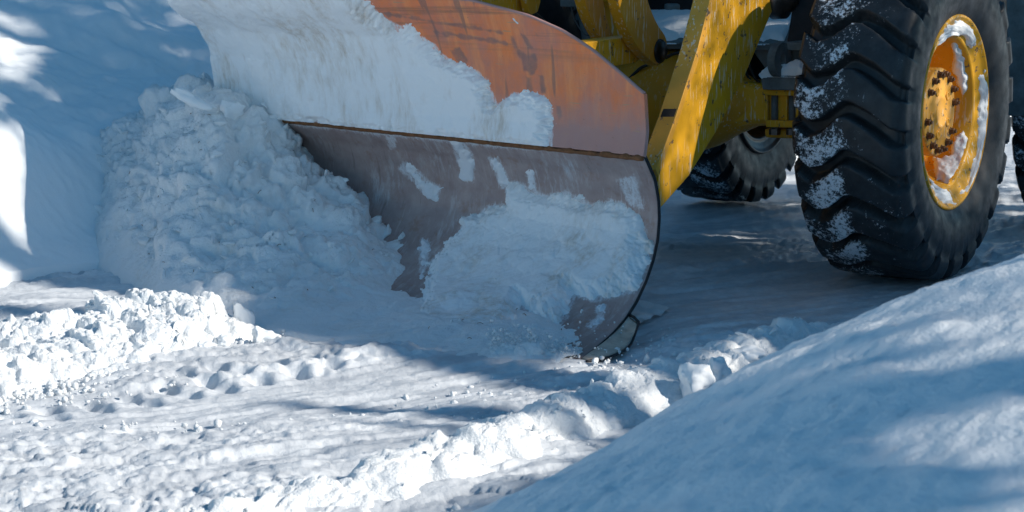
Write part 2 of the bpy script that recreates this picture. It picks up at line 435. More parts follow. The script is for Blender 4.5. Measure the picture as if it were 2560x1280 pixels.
def near_bank(x, y, detail=True):
    q = (x - R0[0]) * RIDGEN[0] + (y - R0[1]) * RIDGEN[1]; a = (x - R0[0]) * RIDGED[0] + (y - R0[1]) * RIDGED[1]
    h = smooth_interp(q, [0.0, 0.2, 0.44, 0.81, 1.2, 1.5, 2.0, 2.6, 5, 9], [-0.10, -0.08, -0.02, 0.205, 0.455, 0.625, 0.745, 0.78, 0.84, 0.9], 900, 6)
    h = np.where(h > 0, h * smooth_interp(a, [-6, -2.5, -1.5, -0.8, -0.5, 0.0, 0.4, 9], [0.3, 0.35, 0.55, 0.70, 0.78, 0.95, 1.0, 1.0], 900, 6), h)
    if detail:
        P = np.stack([x, y, x * 0], -1); k = sstep(0.25, 0.9, q)
        h = h + k * (0.022 * fbm(P * 1.9, 3, 31) + 0.009 * fbm(P * 8, 3, 35) + 0.006 * clods(P, 0.075, 36) + 0.006 * clods(P, 0.036, 39) + 0.003 * fbm(P * 60, 2, 37))
    return h, q
def terrain(x, y):
    a, _ = far_bank(x, y, False); b, _ = near_bank(x, y, False)
    return np.maximum(np.maximum(a, b), road_base(x, y))

HMX, HMY, HMS = -4.5, 1.5, 0.02
HM = np.full((500, 600), -9.0, np.float32)
def hm_add(P):
    P = np.asarray(P).reshape(-1, 3); i = ((P[:, 0] - HMX) / HMS).astype(int); j = ((P[:, 1] - HMY) / HMS).astype(int)
    k = (i >= 0) & (i < 500) & (j >= 0) & (j < 600); np.maximum.at(HM, (i[k], j[k]), P[k, 2].astype(np.float32))
gm = bmesh.new()
gv = [gm.verts.new(v) for v in ((-600, -300, -0.45), (600, -300, -0.45), (600, 900, -0.45), (-600, 900, -0.45))]
gm.faces.new(gv)
tag(bm_obj('ground', gm, M['smooth']), 'wide snow covered ground under the road and banks', 'ground', kind='structure')

# road surface
ts = np.linspace(-0.40, 0.46, 720)
ys = np.concatenate([np.geomspace(2.7, 7.0, 560), np.geomspace(7.0, 16, 110)[1:]])
TT, YY = np.meshgrid(ts, ys, indexing='ij'); XX = TT * YY
TRK = ground(645, 957)[:2] - ground(120, 1027)[:2]; TRK /= np.linalg.norm(TRK); TRN = np.array([-TRK[1], TRK[0]])
al = XX * TRK[0] + YY * TRK[1]; ac = XX * TRN[0] + YY * TRN[1]
Pst = np.stack([al * 2.2, ac * 17, al * 0], -1)
P3 = np.stack([XX, YY, XX * 0], -1)
ZZ = road_base(XX, YY)
rough = sstep(-0.15, 0.5, fbm(np.stack([al * 0.9, ac * 2.3, al * 0], -1), 2, 40)) * 0.8 + 0.2
nearr = sstep(4.9, 3.7, YY)
ZZ = ZZ + 0.010 * fbm(P3 * 2.3, 3, 41) + 0.006 * fbm(Pst, 4, 44) + 0.004 * vnoise(Pst * np.array([1, 3.1, 1]), 47)
P3a = np.stack([al * 0.75, ac, al * 0], -1)
ZZ = ZZ + rough * (0.016 * clods(P3a, 0.085, 50) + 0.010 * clods(P3a, 0.04, 54)) + (0.3 + rough) * 0.004 * fbm(P3 * 45, 3, 57)
ZZ = ZZ + nearr * (0.030 * clods(P3a, 0.12, 58) + 0.016 * clods(P3a, 0.06, 61))
# lug prints of an earlier tyre: two rows of dents with pushed up rims
pits = [(120, 1027), (220, 1010), (320, 992), (415, 972), (515, 958), (605, 940), (690, 924), (775, 910), (25, 1048),
        (250, 1025), (370, 1005), (470, 988), (560, 972), (650, 956), (740, 940), (825, 926), (135, 1050), (455, 945), (540, 932)]
for (px, py) in pits:
    g = ground(px, py); da = (XX - g[0]) * TRK[0] + (YY - g[1]) * TRK[1]; dc = (XX - g[0]) * TRN[0] + (YY - g[1]) * TRN[1]
    da = da + 0.15 * dc
    r2 = (da / 0.026) ** 2 + (dc / 0.036) ** 2
    ZZ = ZZ - 0.034 * np.exp(-r2 ** 1.5) + 0.008 * np.exp(-((da - 0.044) / 0.016) ** 2 - (dc / 0.03) ** 2)
# low scraped ridges at the lip of the shade in front of the blade
for (x0, y0, x1, y1, h, wd) in ((700, 872, 860, 890, 0.02, 0.05), (860, 905, 1200, 900, 0.02, 0.04), (930, 893, 1030, 887, 0.025, 0.035), (1050, 915, 1330, 925, 0.018, 0.035)):
    a, b = ground(x0, y0)[:2], ground(x1, y1)[:2]; e = b - a; L_ = np.linalg.norm(e); e /= L_
    t = np.clip((XX - a[0]) * e[0] + (YY - a[1]) * e[1], 0, L_)
    d = np.hypot(XX - a[0] - t * e[0], YY - a[1] - t * e[1])
    ZZ = ZZ + h * np.exp(-(d / wd) ** 2) * (0.6 + 0.5 * fbm(P3 * 9, 3, 63))
gt = ground(1530, 850)
ZZ = ZZ - (0.030 + 0.0 * XX) * np.exp(-(((XX - gt[0]) / 0.20) ** 2 + ((YY - gt[1]) / 0.30) ** 2) ** 2)
hm_add(np.stack([XX, YY, ZZ], -1))
me = npmesh('road', np.stack([XX, YY, ZZ], -1), grid_faces(len(ts), len(ys)))
tag(link('road', me, M['snow']), 'snow packed road with streaks and tyre prints', 'road', kind='structure')

# far bank behind the pile and the loader
aa = np.concatenate([np.linspace(-2.2, 3.2, 430), np.linspace(3.2, 12, 160)[1:]]); qq = np.concatenate([np.linspace(-0.12, 1.0, 190), np.geomspace(1.0, 9, 110)[1:]])
AA, QQ = np.meshgrid(aa, qq, indexing='ij')
X = B0[0] + AA * ROADDIR[0] + QQ * BN[0]; Y = B0[1] + AA * ROADDIR[1] + QQ * BN[1]
H, Q = far_bank(X, Y)
Z = np.where(QQ < 0.0, -0.15, H + road_base(X, Y))
hm_add(np.stack([X, Y, Z], -1))
me = npmesh('snow_bank', np.stack([X, Y, Z], -1), grid_faces(len(aa), len(qq)))
tag(link('snow_bank', me, M['smooth']), 'smooth high snow bank behind the plough, dappled by tree shade', 'snow bank')

# near bank, out of focus at lower right
aa = np.linspace(-4.2, 6.0, 520); qq = np.concatenate([np.linspace(0.05, 2.2, 300), np.geomspace(2.2, 9, 90)[1:]])
AA, QQ = np.meshgrid(aa, qq, indexing='ij')
X = R0[0] + AA * RIDGED[0] + QQ * RIDGEN[0]; Y = R0[1] + AA * RIDGED[1] + QQ * RIDGEN[1]
H, Q = near_bank(X, Y)
hm_add(np.stack([X, Y, H], -1))
me = npmesh('snow_bank', np.stack([X, Y, H], -1), grid_faces(len(aa), len(qq)))
tag(link('snow_bank', me, M['near']), 'blurred shaded snow bank filling the lower right foreground', 'snow bank')

def rough_ridge(name, path, width, height, n_al, n_ac, seed, mat, skew=0.0, zoff=-0.02, amp=1.0):
    """a windrow of crumbled snow along a ground path"""
    path = np.array(path, float); seg = np.r_[0, np.cumsum(np.linalg.norm(np.diff(path, axis=0), axis=1))]
    t = np.linspace(0, seg[-1], n_al)
    cx, cy = smooth_interp(t, seg, path[:, 0], 400, 6), smooth_interp(t, seg, path[:, 1], 400, 6)
    tx, ty = np.gradient(cx), np.gradient(cy); ln = np.hypot(tx, ty); nx, ny = -ty / ln, tx / ln
    s = np.linspace(-1, 1, n_ac)
    wv = np.interp(t / seg[-1], *width); hv = np.interp(t / seg[-1], *height)
    X = cx[:, None] + nx[:, None] * s[None] * wv[:, None]; Y = cy[:, None] + ny[:, None] * s[None] * wv[:, None]
    sh = np.clip(1 - np.abs((s - skew) / np.where(s > skew, 1 - skew, 1 + skew)) ** 1.6, 0, 1) ** 0.9
    Z = zoff + hv[:, None] * sh[None]
    P = np.stack([X, Y, Z], -1); n = grid_normals(P)
    if n[..., 2].mean() < 0: n = -n
    k = (sh[None] ** 0.5) * np.clip(hv / max(hv.max(), 1e-6) * 1.4, 0.25, 1)[:, None] * amp
    d = 0.055 * (blocks(P, 0.17, seed) - 0.45) + 0.034 * (blocks(P, 0.08, seed + 4) - 0.3) + 0.024 * clods(P, 0.05, seed + 8) + 0.012 * clods(P, 0.024, seed + 12) + 0.006 * blocks(P, 0.018, seed + 14) + 0.02 * fbm(P * 5, 3, seed + 16)
    P = P + n * (d * k)[..., None]
    hm_add(P); F = grid_faces(n_al, n_ac)
    if grid_normals(P)[..., 2].mean() < 0: F = F[:, ::-1]
    return link(name, npmesh(name, P, F), mat)
# crumbled windrow at left
wp = [ground(-520, 985)[:2], ground(-190, 930)[:2], ground(-60, 905)[:2], ground(150, 875)[:2], ground(350, 850)[:2], ground(500, 835)[:2], ground(610, 835)[:2], ground(690, 838)[:2]]
tag(rough_ridge('snow_windrow', wp, ([0, .5, .68, .82, .93, 1], [.48, .46, .42, .33, .2, .05]), ([0, .43, .5, .61, .79, .845, .915, 1], [.08, .085, .09, .105, .125, .12, .06, .0]), 640, 240, 70, M['loose'], skew=-0.15),
    'sunlit windrow of crumbled snow along the left of the road', 'snow windrow')
# chunky ridge along the near edge of the road
rp = [R0 + RIDGED * t + RIDGEN * o for t, o in ((-1.3, .22), (-0.6, .20), (0, 0.20), (0.45, 0.20), (0.9, 0.19), (1.3, 0.18), (1.8, 0.15), (2.35, 0.12), (2.7, 0.12))]
tag(rough_ridge('snow_ridge', rp, ([0, .3, .45, .6, .8, 1], [.16, .15, .14, .13, .12, .05]), ([0, .25, .45, .6, .7, .85, 1], [.085, .085, .08, .075, .085, .07, .01]), 640, 130, 90, M['loose'], skew=0.1, amp=0.72),
    'bright ridge of broken snow chunks beside the blurred bank', 'snow ridge')

# ================================================================== PLOUGH
PD, PE = np.array([-0.678, 0.735, 0]), np.array([-0.427, -0.904, 0])
PE /= np.linalg.norm(PE); PD /= np.linalg.norm(PD)
J0 = at(1610, 395, 5.75); ZJ = J0[2]; LEN = 2.34
NEND = np.cross(PE, [0, 0, 1.0])
def end_sz(px, py, u=0.0):
    p = on_plane(px, py, J0 + PD * u, NEND); v = p - (J0 + PD * u); return float(v @ PE), float(p[2])
prof = [end_sz(*p) for p in ((1440, 906), (1490, 868), (1530, 832), (1562, 795), (1590, 750), (1613, 700), (1630, 650), (1641, 600), (1645, 545), (1643, 500), (1634, 450), (1610, 395))]
ps, pz = np.array(prof).T
parc = np.r_[0, np.cumsum(np.hypot(np.diff(ps), np.diff(pz)))]
LARC = parc[-1]
def lower_surf(U, T):
    s = smooth_interp(T, parc, ps, 300, 4); z = smooth_interp(T, parc, pz, 300, 4)
    g = 1 + 0.03 * U
    return np.stack([J0[0] + PD[0] * U + PE[0] * s * g, J0[1] + PD[1] * U + PE[1] * s * g, z], -1)
lft = np.array([end_sz(x, y, LEN) for x, y in ((552, 235), (551, 200), (540, 130), (510, 60), (445, 0))])
# left profile: overhang s as function of height over the weld
lz = np.r_[0, lft[:, 1] - ZJ, 0.62, 0.85]; ls = np.r_[0.0, lft[:, 0], 0.45, 0.78]
lz = np.maximum.accumulate(lz + np.arange(len(lz)) * 1e-4)
rz = [0, 0.08, 0.2, 0.35, 0.5, 0.85]; rs = [0.0, -0.018, 0.004, 0.02, 0.06, 0.25]
def upper_s(U, V):
    k = sstep(0.0, LEN, U) * 0.55 + 0.45 * np.clip(U / LEN, 0, 1)
    return (1 - k) * smooth_interp(V, rz, rs, 300, 5) + k * smooth_interp(V, lz, ls, 300, 5)
def upper_surf(U, V):
    s = upper_s(U, V)
    return np.stack([J0[0] + PD[0] * U + PE[0] * s, J0[1] + PD[1] * U + PE[1] * s, ZJ + V], -1)
topU = [0.0, 0.10, 0.22, 0.35, 0.49, 0.7275, 1.0, 1.5, LEN]; topV = [0.194, 0.255, 0.325, 0.385, 0.43, 0.475, 0.495, 0.505, 0.52]
def top_v(U): return smooth_interp(U, topU, topV, 400, 3)

plough = empty('snow_plough', ground(1300, 880))
tag(plough, 'rusty curved steel snow plough caked with snow on the yellow loader', 'snow plough')
def plate_mesh(name, F, N, th, uv, wear=None):
    """front sheet F (grid), thickness th away from the front normal, with closed rim"""
    nu, nv = F.shape[:2]
    B = F - N * th
    V = np.concatenate([F.reshape(-1, 3), B.reshape(-1, 3)]); n0 = nu * nv
    fa = grid_faces(nu, nv); fb = fa[:, ::-1] + n0
    idx = np.arange(n0).reshape(nu, nv)
    rim = np.concatenate([idx[:, 0], idx[-1, 1:], idx[-2::-1, -1], idx[0, -2:0:-1]]); r2 = np.roll(rim, -1)
    fr = np.stack([r2, rim, rim + n0, r2 + n0], -1)
    me = npmesh(name, V, np.concatenate([fa, fb, fr]), True, np.concatenate([uv.reshape(-1, 2)] * 2), {n_: np.concatenate([v_.ravel()] * 2) for n_, v_ in (wear or {}).items()})
    me.polygons.foreach_set('material_index', np.r_[np.zeros(len(fa), np.int32), np.ones(len(fb) + len(fr), np.int32)])
    sm = np.ones(len(me.polygons), bool); sm[len(fa) + len(fb):] = False; me.polygons.foreach_set('use_smooth', sm)
    return me
def out_normal(P):
    n = grid_normals(P)
    if (n[..., 0] * PE[0] + n[..., 1] * PE[1]).mean() < 0: n = -n
    return n
polyA = [(905, -5), (935, 20), (960, 45), (1000, 66), (1020, 60), (1040, 85), (1085, 110), (1105, 135), (1140, 160), (1190, 175), (1215, 200), (1235, 240), (1243, 262), (1268, 245),
         (1285, 230), (1320, 238), (1360, 240), (1378, 262), (1382, 310), (1378, 374), (1310, 372), (1240, 366), (1150, 357), (1040, 345), (940, 335), (850, 322), (720, 312), (600, 290), (500, 285),
         (300, 100), (250, -400), (800, -400), (860, -60)]
polyB = [(1040, 800), (1075, 700), (1070, 660), (1100, 630), (1150, 575), (1160, 545), (1195, 540), (1220, 515), (1270, 510), (1265, 455), (1290, 455), (1330, 470), (1355, 490), (1420, 480), (1440, 492),
         (1480, 512), (1530, 500), (1560, 510), (1590, 540), (1610, 570), (1620, 610), (1622, 650), (1600, 700), (1585, 730), (1540, 740), (1490, 755), (1440, 740), (1430, 760), (1420, 790), (1390, 815),
         (1340, 800), (1305, 770), (1300, 810), (1270, 835), (1200, 900), (1000, 900)]
smears = [
    ([(1128, 350), (1152, 345), (1178, 385), (1186, 420), (1180, 452), (1160, 445), (1145, 400)], 'long tapering snow smear hanging below the weld of the plough'),
    ([(1010, 405), (1040, 425), (1070, 455), (1098, 465), (1092, 498), (1060, 480), (1020, 440), (998, 420)], 'slanting snow smear on the dark blade beside the big pile'),
    ([(1222, 395), (1242, 395), (1262, 430), (1275, 462), (1255, 470)], 'ragged snow streak above the thick slab on the blade'),
    ([(1320, 430), (1334, 430), (1337, 475), (1324, 475)], 'small upright snow smear above the middle of the slab'),
    ([(1056, 598), (1071, 608), (1068, 660), (1054, 692), (1048, 660)], 'narrow snow smear between pile and slab on the blade'),
    ([(1492, 768), (1510, 763), (1506, 800), (1482, 822), (1468, 814), (1494, 790)], 'crooked little snow smear near the plough toe'),
    ([(965, 335), (985, 335), (990, 365), (978, 372)], 'short snow drip under the weld nearest the pile')]
def film_of(P, polys, reach=13.0):
    q = proj(P); d = np.full(q.shape[:-1], 1e9)
    for p in polys: d = np.minimum(d, np.maximum(-poly_sdf(q, p), 0))
    return np.exp(-d / reach)
# lower plate
u = np.linspace(0, LEN, 300); t = np.linspace(0, LARC, 150); U, T = np.meshgrid(u, t, indexing='ij')
P = lower_surf(U, T); N = out_normal(P)
me = plate_mesh('lower_plate', P, N, 0.014, np.stack([U, T], -1), {'film': film_of(P, [polyB, polyA] + [p for p, _ in smears] + [[(1545, 450), (1585, 440), (1605, 520), (1575, 510)], [(1270, 845), (1330, 865), (1450, 905), (1400, 905), (1260, 885)]])}); me.materials.append(M['blade']); me.materials.append(M['edge'])
link('lower_plate', me, None, plough)
# upper plate with its rising top edge
u = np.linspace(0, LEN, 420); vv = np.linspace(0, 1, 150); U, K = np.meshgrid(u, vv, indexing='ij'); V = 0.006 + (top_v(U) - 0.006) * K
P = upper_surf(U, V); P += PE * 0.006 * (1 - K[..., None]) ** 8
N = out_normal(P)
c1 = lambda pts: [(1200 + x / 3.2, y / 3.2) for x, y in pts]
stains = [c1(p) for p in ([(315, 400), (370, 430), (410, 440), (440, 420), (475, 520), (440, 590), (400, 615), (350, 560), (325, 480)], [(235, 280), (265, 290), (335, 430), (315, 460), (270, 370)],
          [(328, 272), (370, 288), (412, 380), (385, 392), (345, 320)], [(365, 610), (412, 620), (424, 745), (372, 745)], [(470, 600), (500, 615), (522, 745), (492, 745)], [(440, 262), (460, 262), (475, 300), (455, 306)], [(610, 845), (640, 850), (650, 930), (630, 960)])]
stains += [[(1125, 125), (1150, 120), (1170, 150), (1165, 165), (1140, 150)], [(1080, 75), (1230, 95), (1300, 115), (1230, 108), (1090, 86)], [(960, 30), (1250, 78), (1255, 84), (960, 38)]]
qs = proj(P); stain = np.zeros(U.shape)
for k_, st in enumerate(stains):
    stain = np.maximum(stain, sstep(-2.5, 3.5, poly_sdf(qs, st) + 3.5 * fbm(np.stack([qs[..., 0] / 12, qs[..., 1] / 20, U * 0 + k_], -1), 3, 90)))
me = plate_mesh('upper_plate', P, N, 0.013, np.stack([U, V], -1), {'stain': stain, 'film': film_of(P, [polyA], 7.0)}); me.materials.append(M['rust']); me.materials.append(M['rust'])
link('upper_plate', me, None, plough)
# weld bead between the plates, rolled top lip
bm = bmesh.new(); uu = np.linspace(0.004, LEN, 260); sw = lower_surf(uu, np.full_like(uu, LARC))
wn = vnoise(np.stack([uu * 40, uu * 0, uu * 0], -1), 3)
tube(bm, sw + PE * 0.004 + np.array([0, 0, 1]) * (0.002 * wn)[:, None], 0.0075 * (1 + 0.45 * wn) + 0.001, 8); bm_obj('weld_bead', bm, M['weld'], plough, True)
bm = bmesh.new(); tv = top_v(uu); tube(bm, upper_surf(uu, tv) - PE * 0.008 + np.array([0, 0, 0.001]), 0.0075, 8); bm_obj('top_lip', bm, M['rust'], plough, True)
# support ribs on the back and the quick-hitch frame
for ru in (0.35, 0.85, 1.4, 1.95):
    bm = bmesh.new()
    tt = np.linspace(LARC * 0.25, LARC, 14); a = lower_surf(np.full(14, ru), tt) - PE * 0.03
    vs_ = np.linspace(0.01, float(top_v(np.array([ru]))[0]) * 0.92, 10); b = upper_surf(np.full(10, ru), vs_) - PE * 0.03
    front = np.concatenate([a, b]); back = front - PE * (0.10 + 0.0 * front[:, :1]); back[:, 2] = front[:, 2]
    prism(bm, list(front) + list(back[::-1]), PD * 0.02); bm_obj('rib', bm, M['yellow_old'], plough)
# cutting edge bar and the curled end shoe behind the toe
t0 = np.linspace(0, 0.07, 5); U, T = np.meshgrid(np.linspace(-0.015, LEN, 80), t0, indexing='ij')
P = lower_surf(U, T); N = out_normal(P)
me = plate_mesh('cutting_edge', P - N * 0.0145, N, 0.016, np.stack([U, T], -1)); me.materials.append(M['blade']); me.materials.append(M['edge'])
link('cutting_edge', me, None, plough)
LAT = np.array([0.904, -0.427, 0]); LAT /= np.linalg.norm(LAT)
sh_pix = [(1450, 900), (1480, 878), (1520, 847), (1552, 816), (1572, 788)]
sh_out = [(1466, 903, 0.002), (1508, 896, 0.0), (1545, 884, 0.0), (1576, 862, 0.002), (1597, 806, 0.055)]
A_ = [on_plane(x, y, J0, NEND) - PE * 0.006 for x, y in sh_pix]
bm = bmesh.new()
rows = []
for k, (a, (ox, oy, oz)) in enumerate(zip(A_, sh_out)):
    o_ = ground(ox, oy, oz)
    row = []
    for j in range(9):
        f = j / 8; q = a * (1 - f) + o_ * f; q = q + np.array([-0.006, 0.012, 0.0]) * math.sin(f * math.pi)
        row.append(bm.verts.new(tuple(q)))
    rows.append(row)
for r1, r2 in zip(rows[:-1], rows[1:]):
    for j in range(8): bm.faces.new((r1[j], r1[j + 1], r2[j + 1], r2[j]))
o = bm_obj('end_shoe', bm, M['shoe'], plough, True)
m = o.modifiers.new('solid', 'SOLIDIFY'); m.thickness = 0.009; m.offset = 0
m = o.modifiers.new('sub', 'SUBSURF'); m.levels = m.render_levels = 1
bm = bmesh.new(); tube(bm, smooth_path([ground(*q) for q in sh_out] , 6), 0.004, 8); bm_obj('shoe_rim', bm, M['edge'], plough, True)
bm = bmesh.new(); tube(bm, [A_[-1], (A_[-1] + ground(*sh_out[-1])) / 2 + np.array([0, 0, 0.004]), ground(*sh_out[-1])], 0.0045, 8); bm_obj('shoe_rim', bm, M['edge'], plough, True)

# ---- snow caked on the plough (shaped layers with real thickness)
def snow_layer(name, surf, A, B, poly, th, edge_px, noise_px, seed, mat, label, cat='snow patch', group=None, lump=0.012, drag=(1, 1)):
    P = surf(A, B); N = out_normal(P); q = proj(P)
    q2 = np.stack([q[..., 0] / drag[0], q[..., 1] / drag[1], q[..., 0] * 0], -1)
    sd_ = poly_sdf(q, poly) + noise_px * (fbm(q2 / 34.0, 5, seed, 0.62)) + noise_px * 0.55 * vnoise(q2 / 9.0, seed + 9) + noise_px * 0.3 * vnoise(q2 / 4.0, seed + 10)
    rise = np.clip(sd_ / edge_px, -1, 1)
    h = th * np.sign(rise) * np.abs(rise) ** 0.75
    Pl = P * np.array([1, 1, 0.7])
    inner = np.clip(sd_ / (edge_px * 2.5), 0, 1)
    h = h + inner * lump * (fbm(Pl * 6, 3, seed + 3) + 0.8 * clods(Pl, 0.11, seed + 5) * 0.8 + 0.45 * clods(Pl, 0.045, seed + 6) - 0.3) + inner * lump * 0.16 * fbm(Pl * 34, 3, seed + 8)
    h = np.where(sd_ < 0, h, np.maximum(h, 0.0015))
    h = np.clip(h, -0.010, 1)
    V = P + N * (h + 0.0008)[..., None]
    F = grid_faces(*A.shape, keep=(sd_ > -edge_px * 0.6))
    if len(F) == 0: return None
    if (grid_normals(V)[..., :2] @ PE[:2]).mean() < 0: F = F[:, ::-1]
    V, F, _ = compact(V, F)
    return tag(link(name, npmesh(name, V, F), mat), label, cat, group)
u = np.linspace(0.30, LEN, 460); vv = np.linspace(0.0, 1, 230); U, K = np.meshgrid(u, vv, indexing='ij'); V = 0.004 + (top_v(U) - 0.01) * K
snow_layer('snow_patch', upper_surf, U, V, polyA, 0.030, 26, 9, 110, M['caked'], 'large sheet of dirty snow caked over the upper plough plate', lump=0.010)
u2 = np.linspace(0.0, 1.25, 380); t2 = np.linspace(0.0, LARC, 260); U2, T2 = np.meshgrid(u2, t2, indexing='ij')
snow_layer('snow_patch', lower_surf, U2, T2, polyB, 0.036, 34, 9, 130, M['caked'], 'thick slab of packed snow stuck low on the plough blade near its toe', lump=0.012)
snow_layer('snow_smear', upper_surf, *[g_ for g_ in (lambda a, b: (a, 0.2 + b))(*np.meshgrid(np.linspace(0.4, 0.8, 130), np.linspace(0.0, 0.27, 110), indexing='ij'))], [(1273, 40), (1284, 43), (1303, 65), (1290, 60)], 0.006, 5, 2, 149, M['thin'], 'tiny snow speck high on the rusty plate', 'snow smear', 'snow smears on the blade', lump=0.002)
for k, (pl, lb) in enumerate(smears):
    snow_layer('snow_smear', lower_surf, U2, T2, pl, 0.007, 8, 7, 150 + 7 * k, M['thin'], lb, 'snow smear', 'snow smears on the blade', lump=0.004)

# ================================================================== PILE pushed ahead of the plough
uu = np.linspace(0.02, 3.75, 560); sv = np.linspace(-0.30, 1.55, 300); U, S = np.meshgrid(uu, sv, indexing='ij')
crest = smooth_interp(U, [0.0, 0.3, 0.6, 0.92, 1.06, 1.16, 1.30, 1.48, 1.70, 1.95, 2.25, 2.6, 2.85, 3.02, 3.2, 3.38, 3.8],
                         [0.01, 0.045, 0.045, 0.03, 0.045, 0.10, 0.16, 0.235, 0.34, 0.49, 0.585, 0.60, 0.55, 0.42, 0.20, 0.02, -0.05], 900, 2)
S0 = smooth_interp(U, [0, 0.6, 1.0, 1.4, 2.4, 3.0, 3.8], [0.54, 0.56, 0.36, 0.14, 0.16, 0.16, 0.15], 400, 6)      # crest position
Wd = smooth_interp(U, [0, 0.4, 0.8, 1.2, 1.6, 2.2, 3.0, 3.8], [0.15, 0.30, 0.46, 0.74, 0.78, 0.66, 0.48, 0.4], 400, 6)
tf = np.clip((S - S0) / Wd, 0, 1); back = np.clip((S0 - S) / 0.45, 0, 1)
shape = np.where(S > S0, (1 - tf ** 1.25) ** 1.15, 1 - 0.25 * back ** 2)
Zp = crest * shape - 0.03 * sstep(0.9, 1.0, tf)
X = J0[0] + PD[0] * U + PE[0] * S; Y = J0[1] + PD[1] * U + PE[1] * S
P = np.stack([X, Y, Zp], -1); N = grid_normals(P)
if N[..., 2].mean() < 0: N = -N
amp = np.clip(shape * 1.6, 0.12, 1) * np.clip(crest / 0.3, 0.16, 1)
Pw = P + 0.03 * np.stack([vnoise(P * 6, 1), vnoise(P * 6, 2), vnoise(P * 6, 3)], -1)
d = 0.085 * (blocks(Pw, 0.26, 200) - 0.45) + 0.050 * (blocks(Pw, 0.115, 204) - 0.4) + 0.034 * clods(Pw, 0.075, 208) + 0.020 * blocks(Pw, 0.042, 210) + 0.013 * clods(Pw, 0.027, 212) + 0.03 * fbm(P * 4, 4, 216) + 0.006 * fbm(P * 40, 2, 219)
P = P + N * (d * amp)[..., None]
P[..., 2] = np.where(tf > 0.995, -0.04, P[..., 2])
hm_add(P); F = grid_faces(len(uu), len(sv))
if grid_normals(P)[..., 2].mean() < 0: F = F[:, ::-1]
tag(link('snow_pile', npmesh('snow_pile', P, F), M['pile']), 'tall heap of crumbled snow pushed up in front of the plough', 'snow pile')

mp = [ground(1205, 898)[:2], ground(1270, 896)[:2], ground(1350, 897)[:2], ground(1405, 902)[:2], ground(1445, 906)[:2]]
tag(rough_ridge('snow_mound', mp, ([0, .3, .7, 1], [.06, .09, .07, .03]), ([0, .3, .6, .85, 1], [.02, .05, .045, .03, .0]), 200, 90, 260, M['loose'], amp=0.55), 'small mound of fresh powder curling up at the plough toe', 'snow mound')
# ---- single clods
def clod_mesh(seed, sub=4):
    bm = bmesh.new(); bmesh.ops.create_icosphere(bm, subdivisions=sub, radius=1)
    V = np.array([v.co[:] for v in bm.verts]); r = np.random.default_rng(seed)
    for k in range(14):                                   # broken flat faces
        n = r.normal(size=3); n /= np.linalg.norm(n); dd = V @ n; c = r.uniform(0.4, 0.75)
        V = V - np.clip(dd - c, 0, None)[:, None] * n * 0.85
    nn = V / np.linalg.norm(V, axis=1, keepdims=True)
    V = V + nn * (0.18 * fbm(V * 1.6 + seed, 4, seed) + 0.16 * (blocks(V + seed, 0.55, seed) - 0.4) + 0.08 * clods(V + seed, 0.22, seed))[:, None]
    for v, c in zip(bm.verts, V): v.co = c
    me = bpy.data.meshes.new('snow_clod'); bm.to_mesh(me); bm.free(); me.polygons.foreach_set('use_smooth', [True] * len(me.polygons)); me.materials.append(M['clod'])
    return me
CM = [clod_mesh(300 + k) for k in range(6)]
def clod(px, py, zbase, size, sc, k, rot, label, group, zc=None):
    o = bpy.data.objects.new('snow_clod', CM[k]); COL.objects.link(o)
    p = ground(px, py, zbase) if zc is None else at(px, py, zc)
    o.location = tuple(p); o.scale = tuple(size * s for s in sc); o.rotation_euler = rot
    return tag(o, label, 'snow clod', group)
WG, RG, PG = 'clods on the left windrow', 'clods on the near ridge', 'slabs on the pile'
clod(612, 800, 0.03, 0.060, (0.6, 0.6, 1.15), 0, (0.1, -0.25, 0.3), 'pointed upright snow clod at the right end of the windrow', WG)
clod(655, 838, 0.03, 0.040, (1.2, 1, 0.75), 1, (0, 0, 0.5), 'blocky snow clod at the very tip of the windrow', WG)
clod(200, 878, 0.03, 0.040, (1, 1, 0.9), 2, (0, 0.3, 1), 'rounded snow clod resting on the front slope of the windrow', WG)
clod(516, 874, 0.02, 0.027, (1, 1, 0.95), 3, (0.4, 0, 2), 'small round snow clod at the foot of the windrow', WG)
clod(556, 852, 0.03, 0.030, (1, 1, 0.9), 4, (0.1, 0.5, 0), 'small snow clod halfway along the windrow toe', WG)
clod(1735, 955, 0.07, 0.075, (1, 0.9, 0.85), 5, (0.2, 0.2, 0.9), 'largest rounded snow block on the near ridge', RG)
clod(1795, 930, 0.08, 0.055, (1.2, 0.9, 0.8), 1, (0.4, 0, 2.2), 'snow clod just right of the largest block on the ridge', RG)
clod(1868, 890, 0.06, 0.055, (1.1, 1, 0.75), 2, (0.1, 0.1, 0.2), 'flat snow clod at the far end of the near ridge', RG)
clod(1488, 903, 0.008, 0.013, (1.3, 0.8, 0.8), 3, (0, 0, 0.4), 'little white snow crumb lying behind the plough toe', RG)
clod(480, 250, 0, 0.085, (1.2, 0.5, 0.4), 0, (0.15, 0.35, -0.3), 'tilted snow slab on top of the pile', PG, zc=7.0)
clod(575, 275, 0, 0.07, (0.9, 0.5, 0.7), 1, (0.2, -0.3, 0.6), 'upright snow slab against the plough end on the pile', PG, zc=7.05)

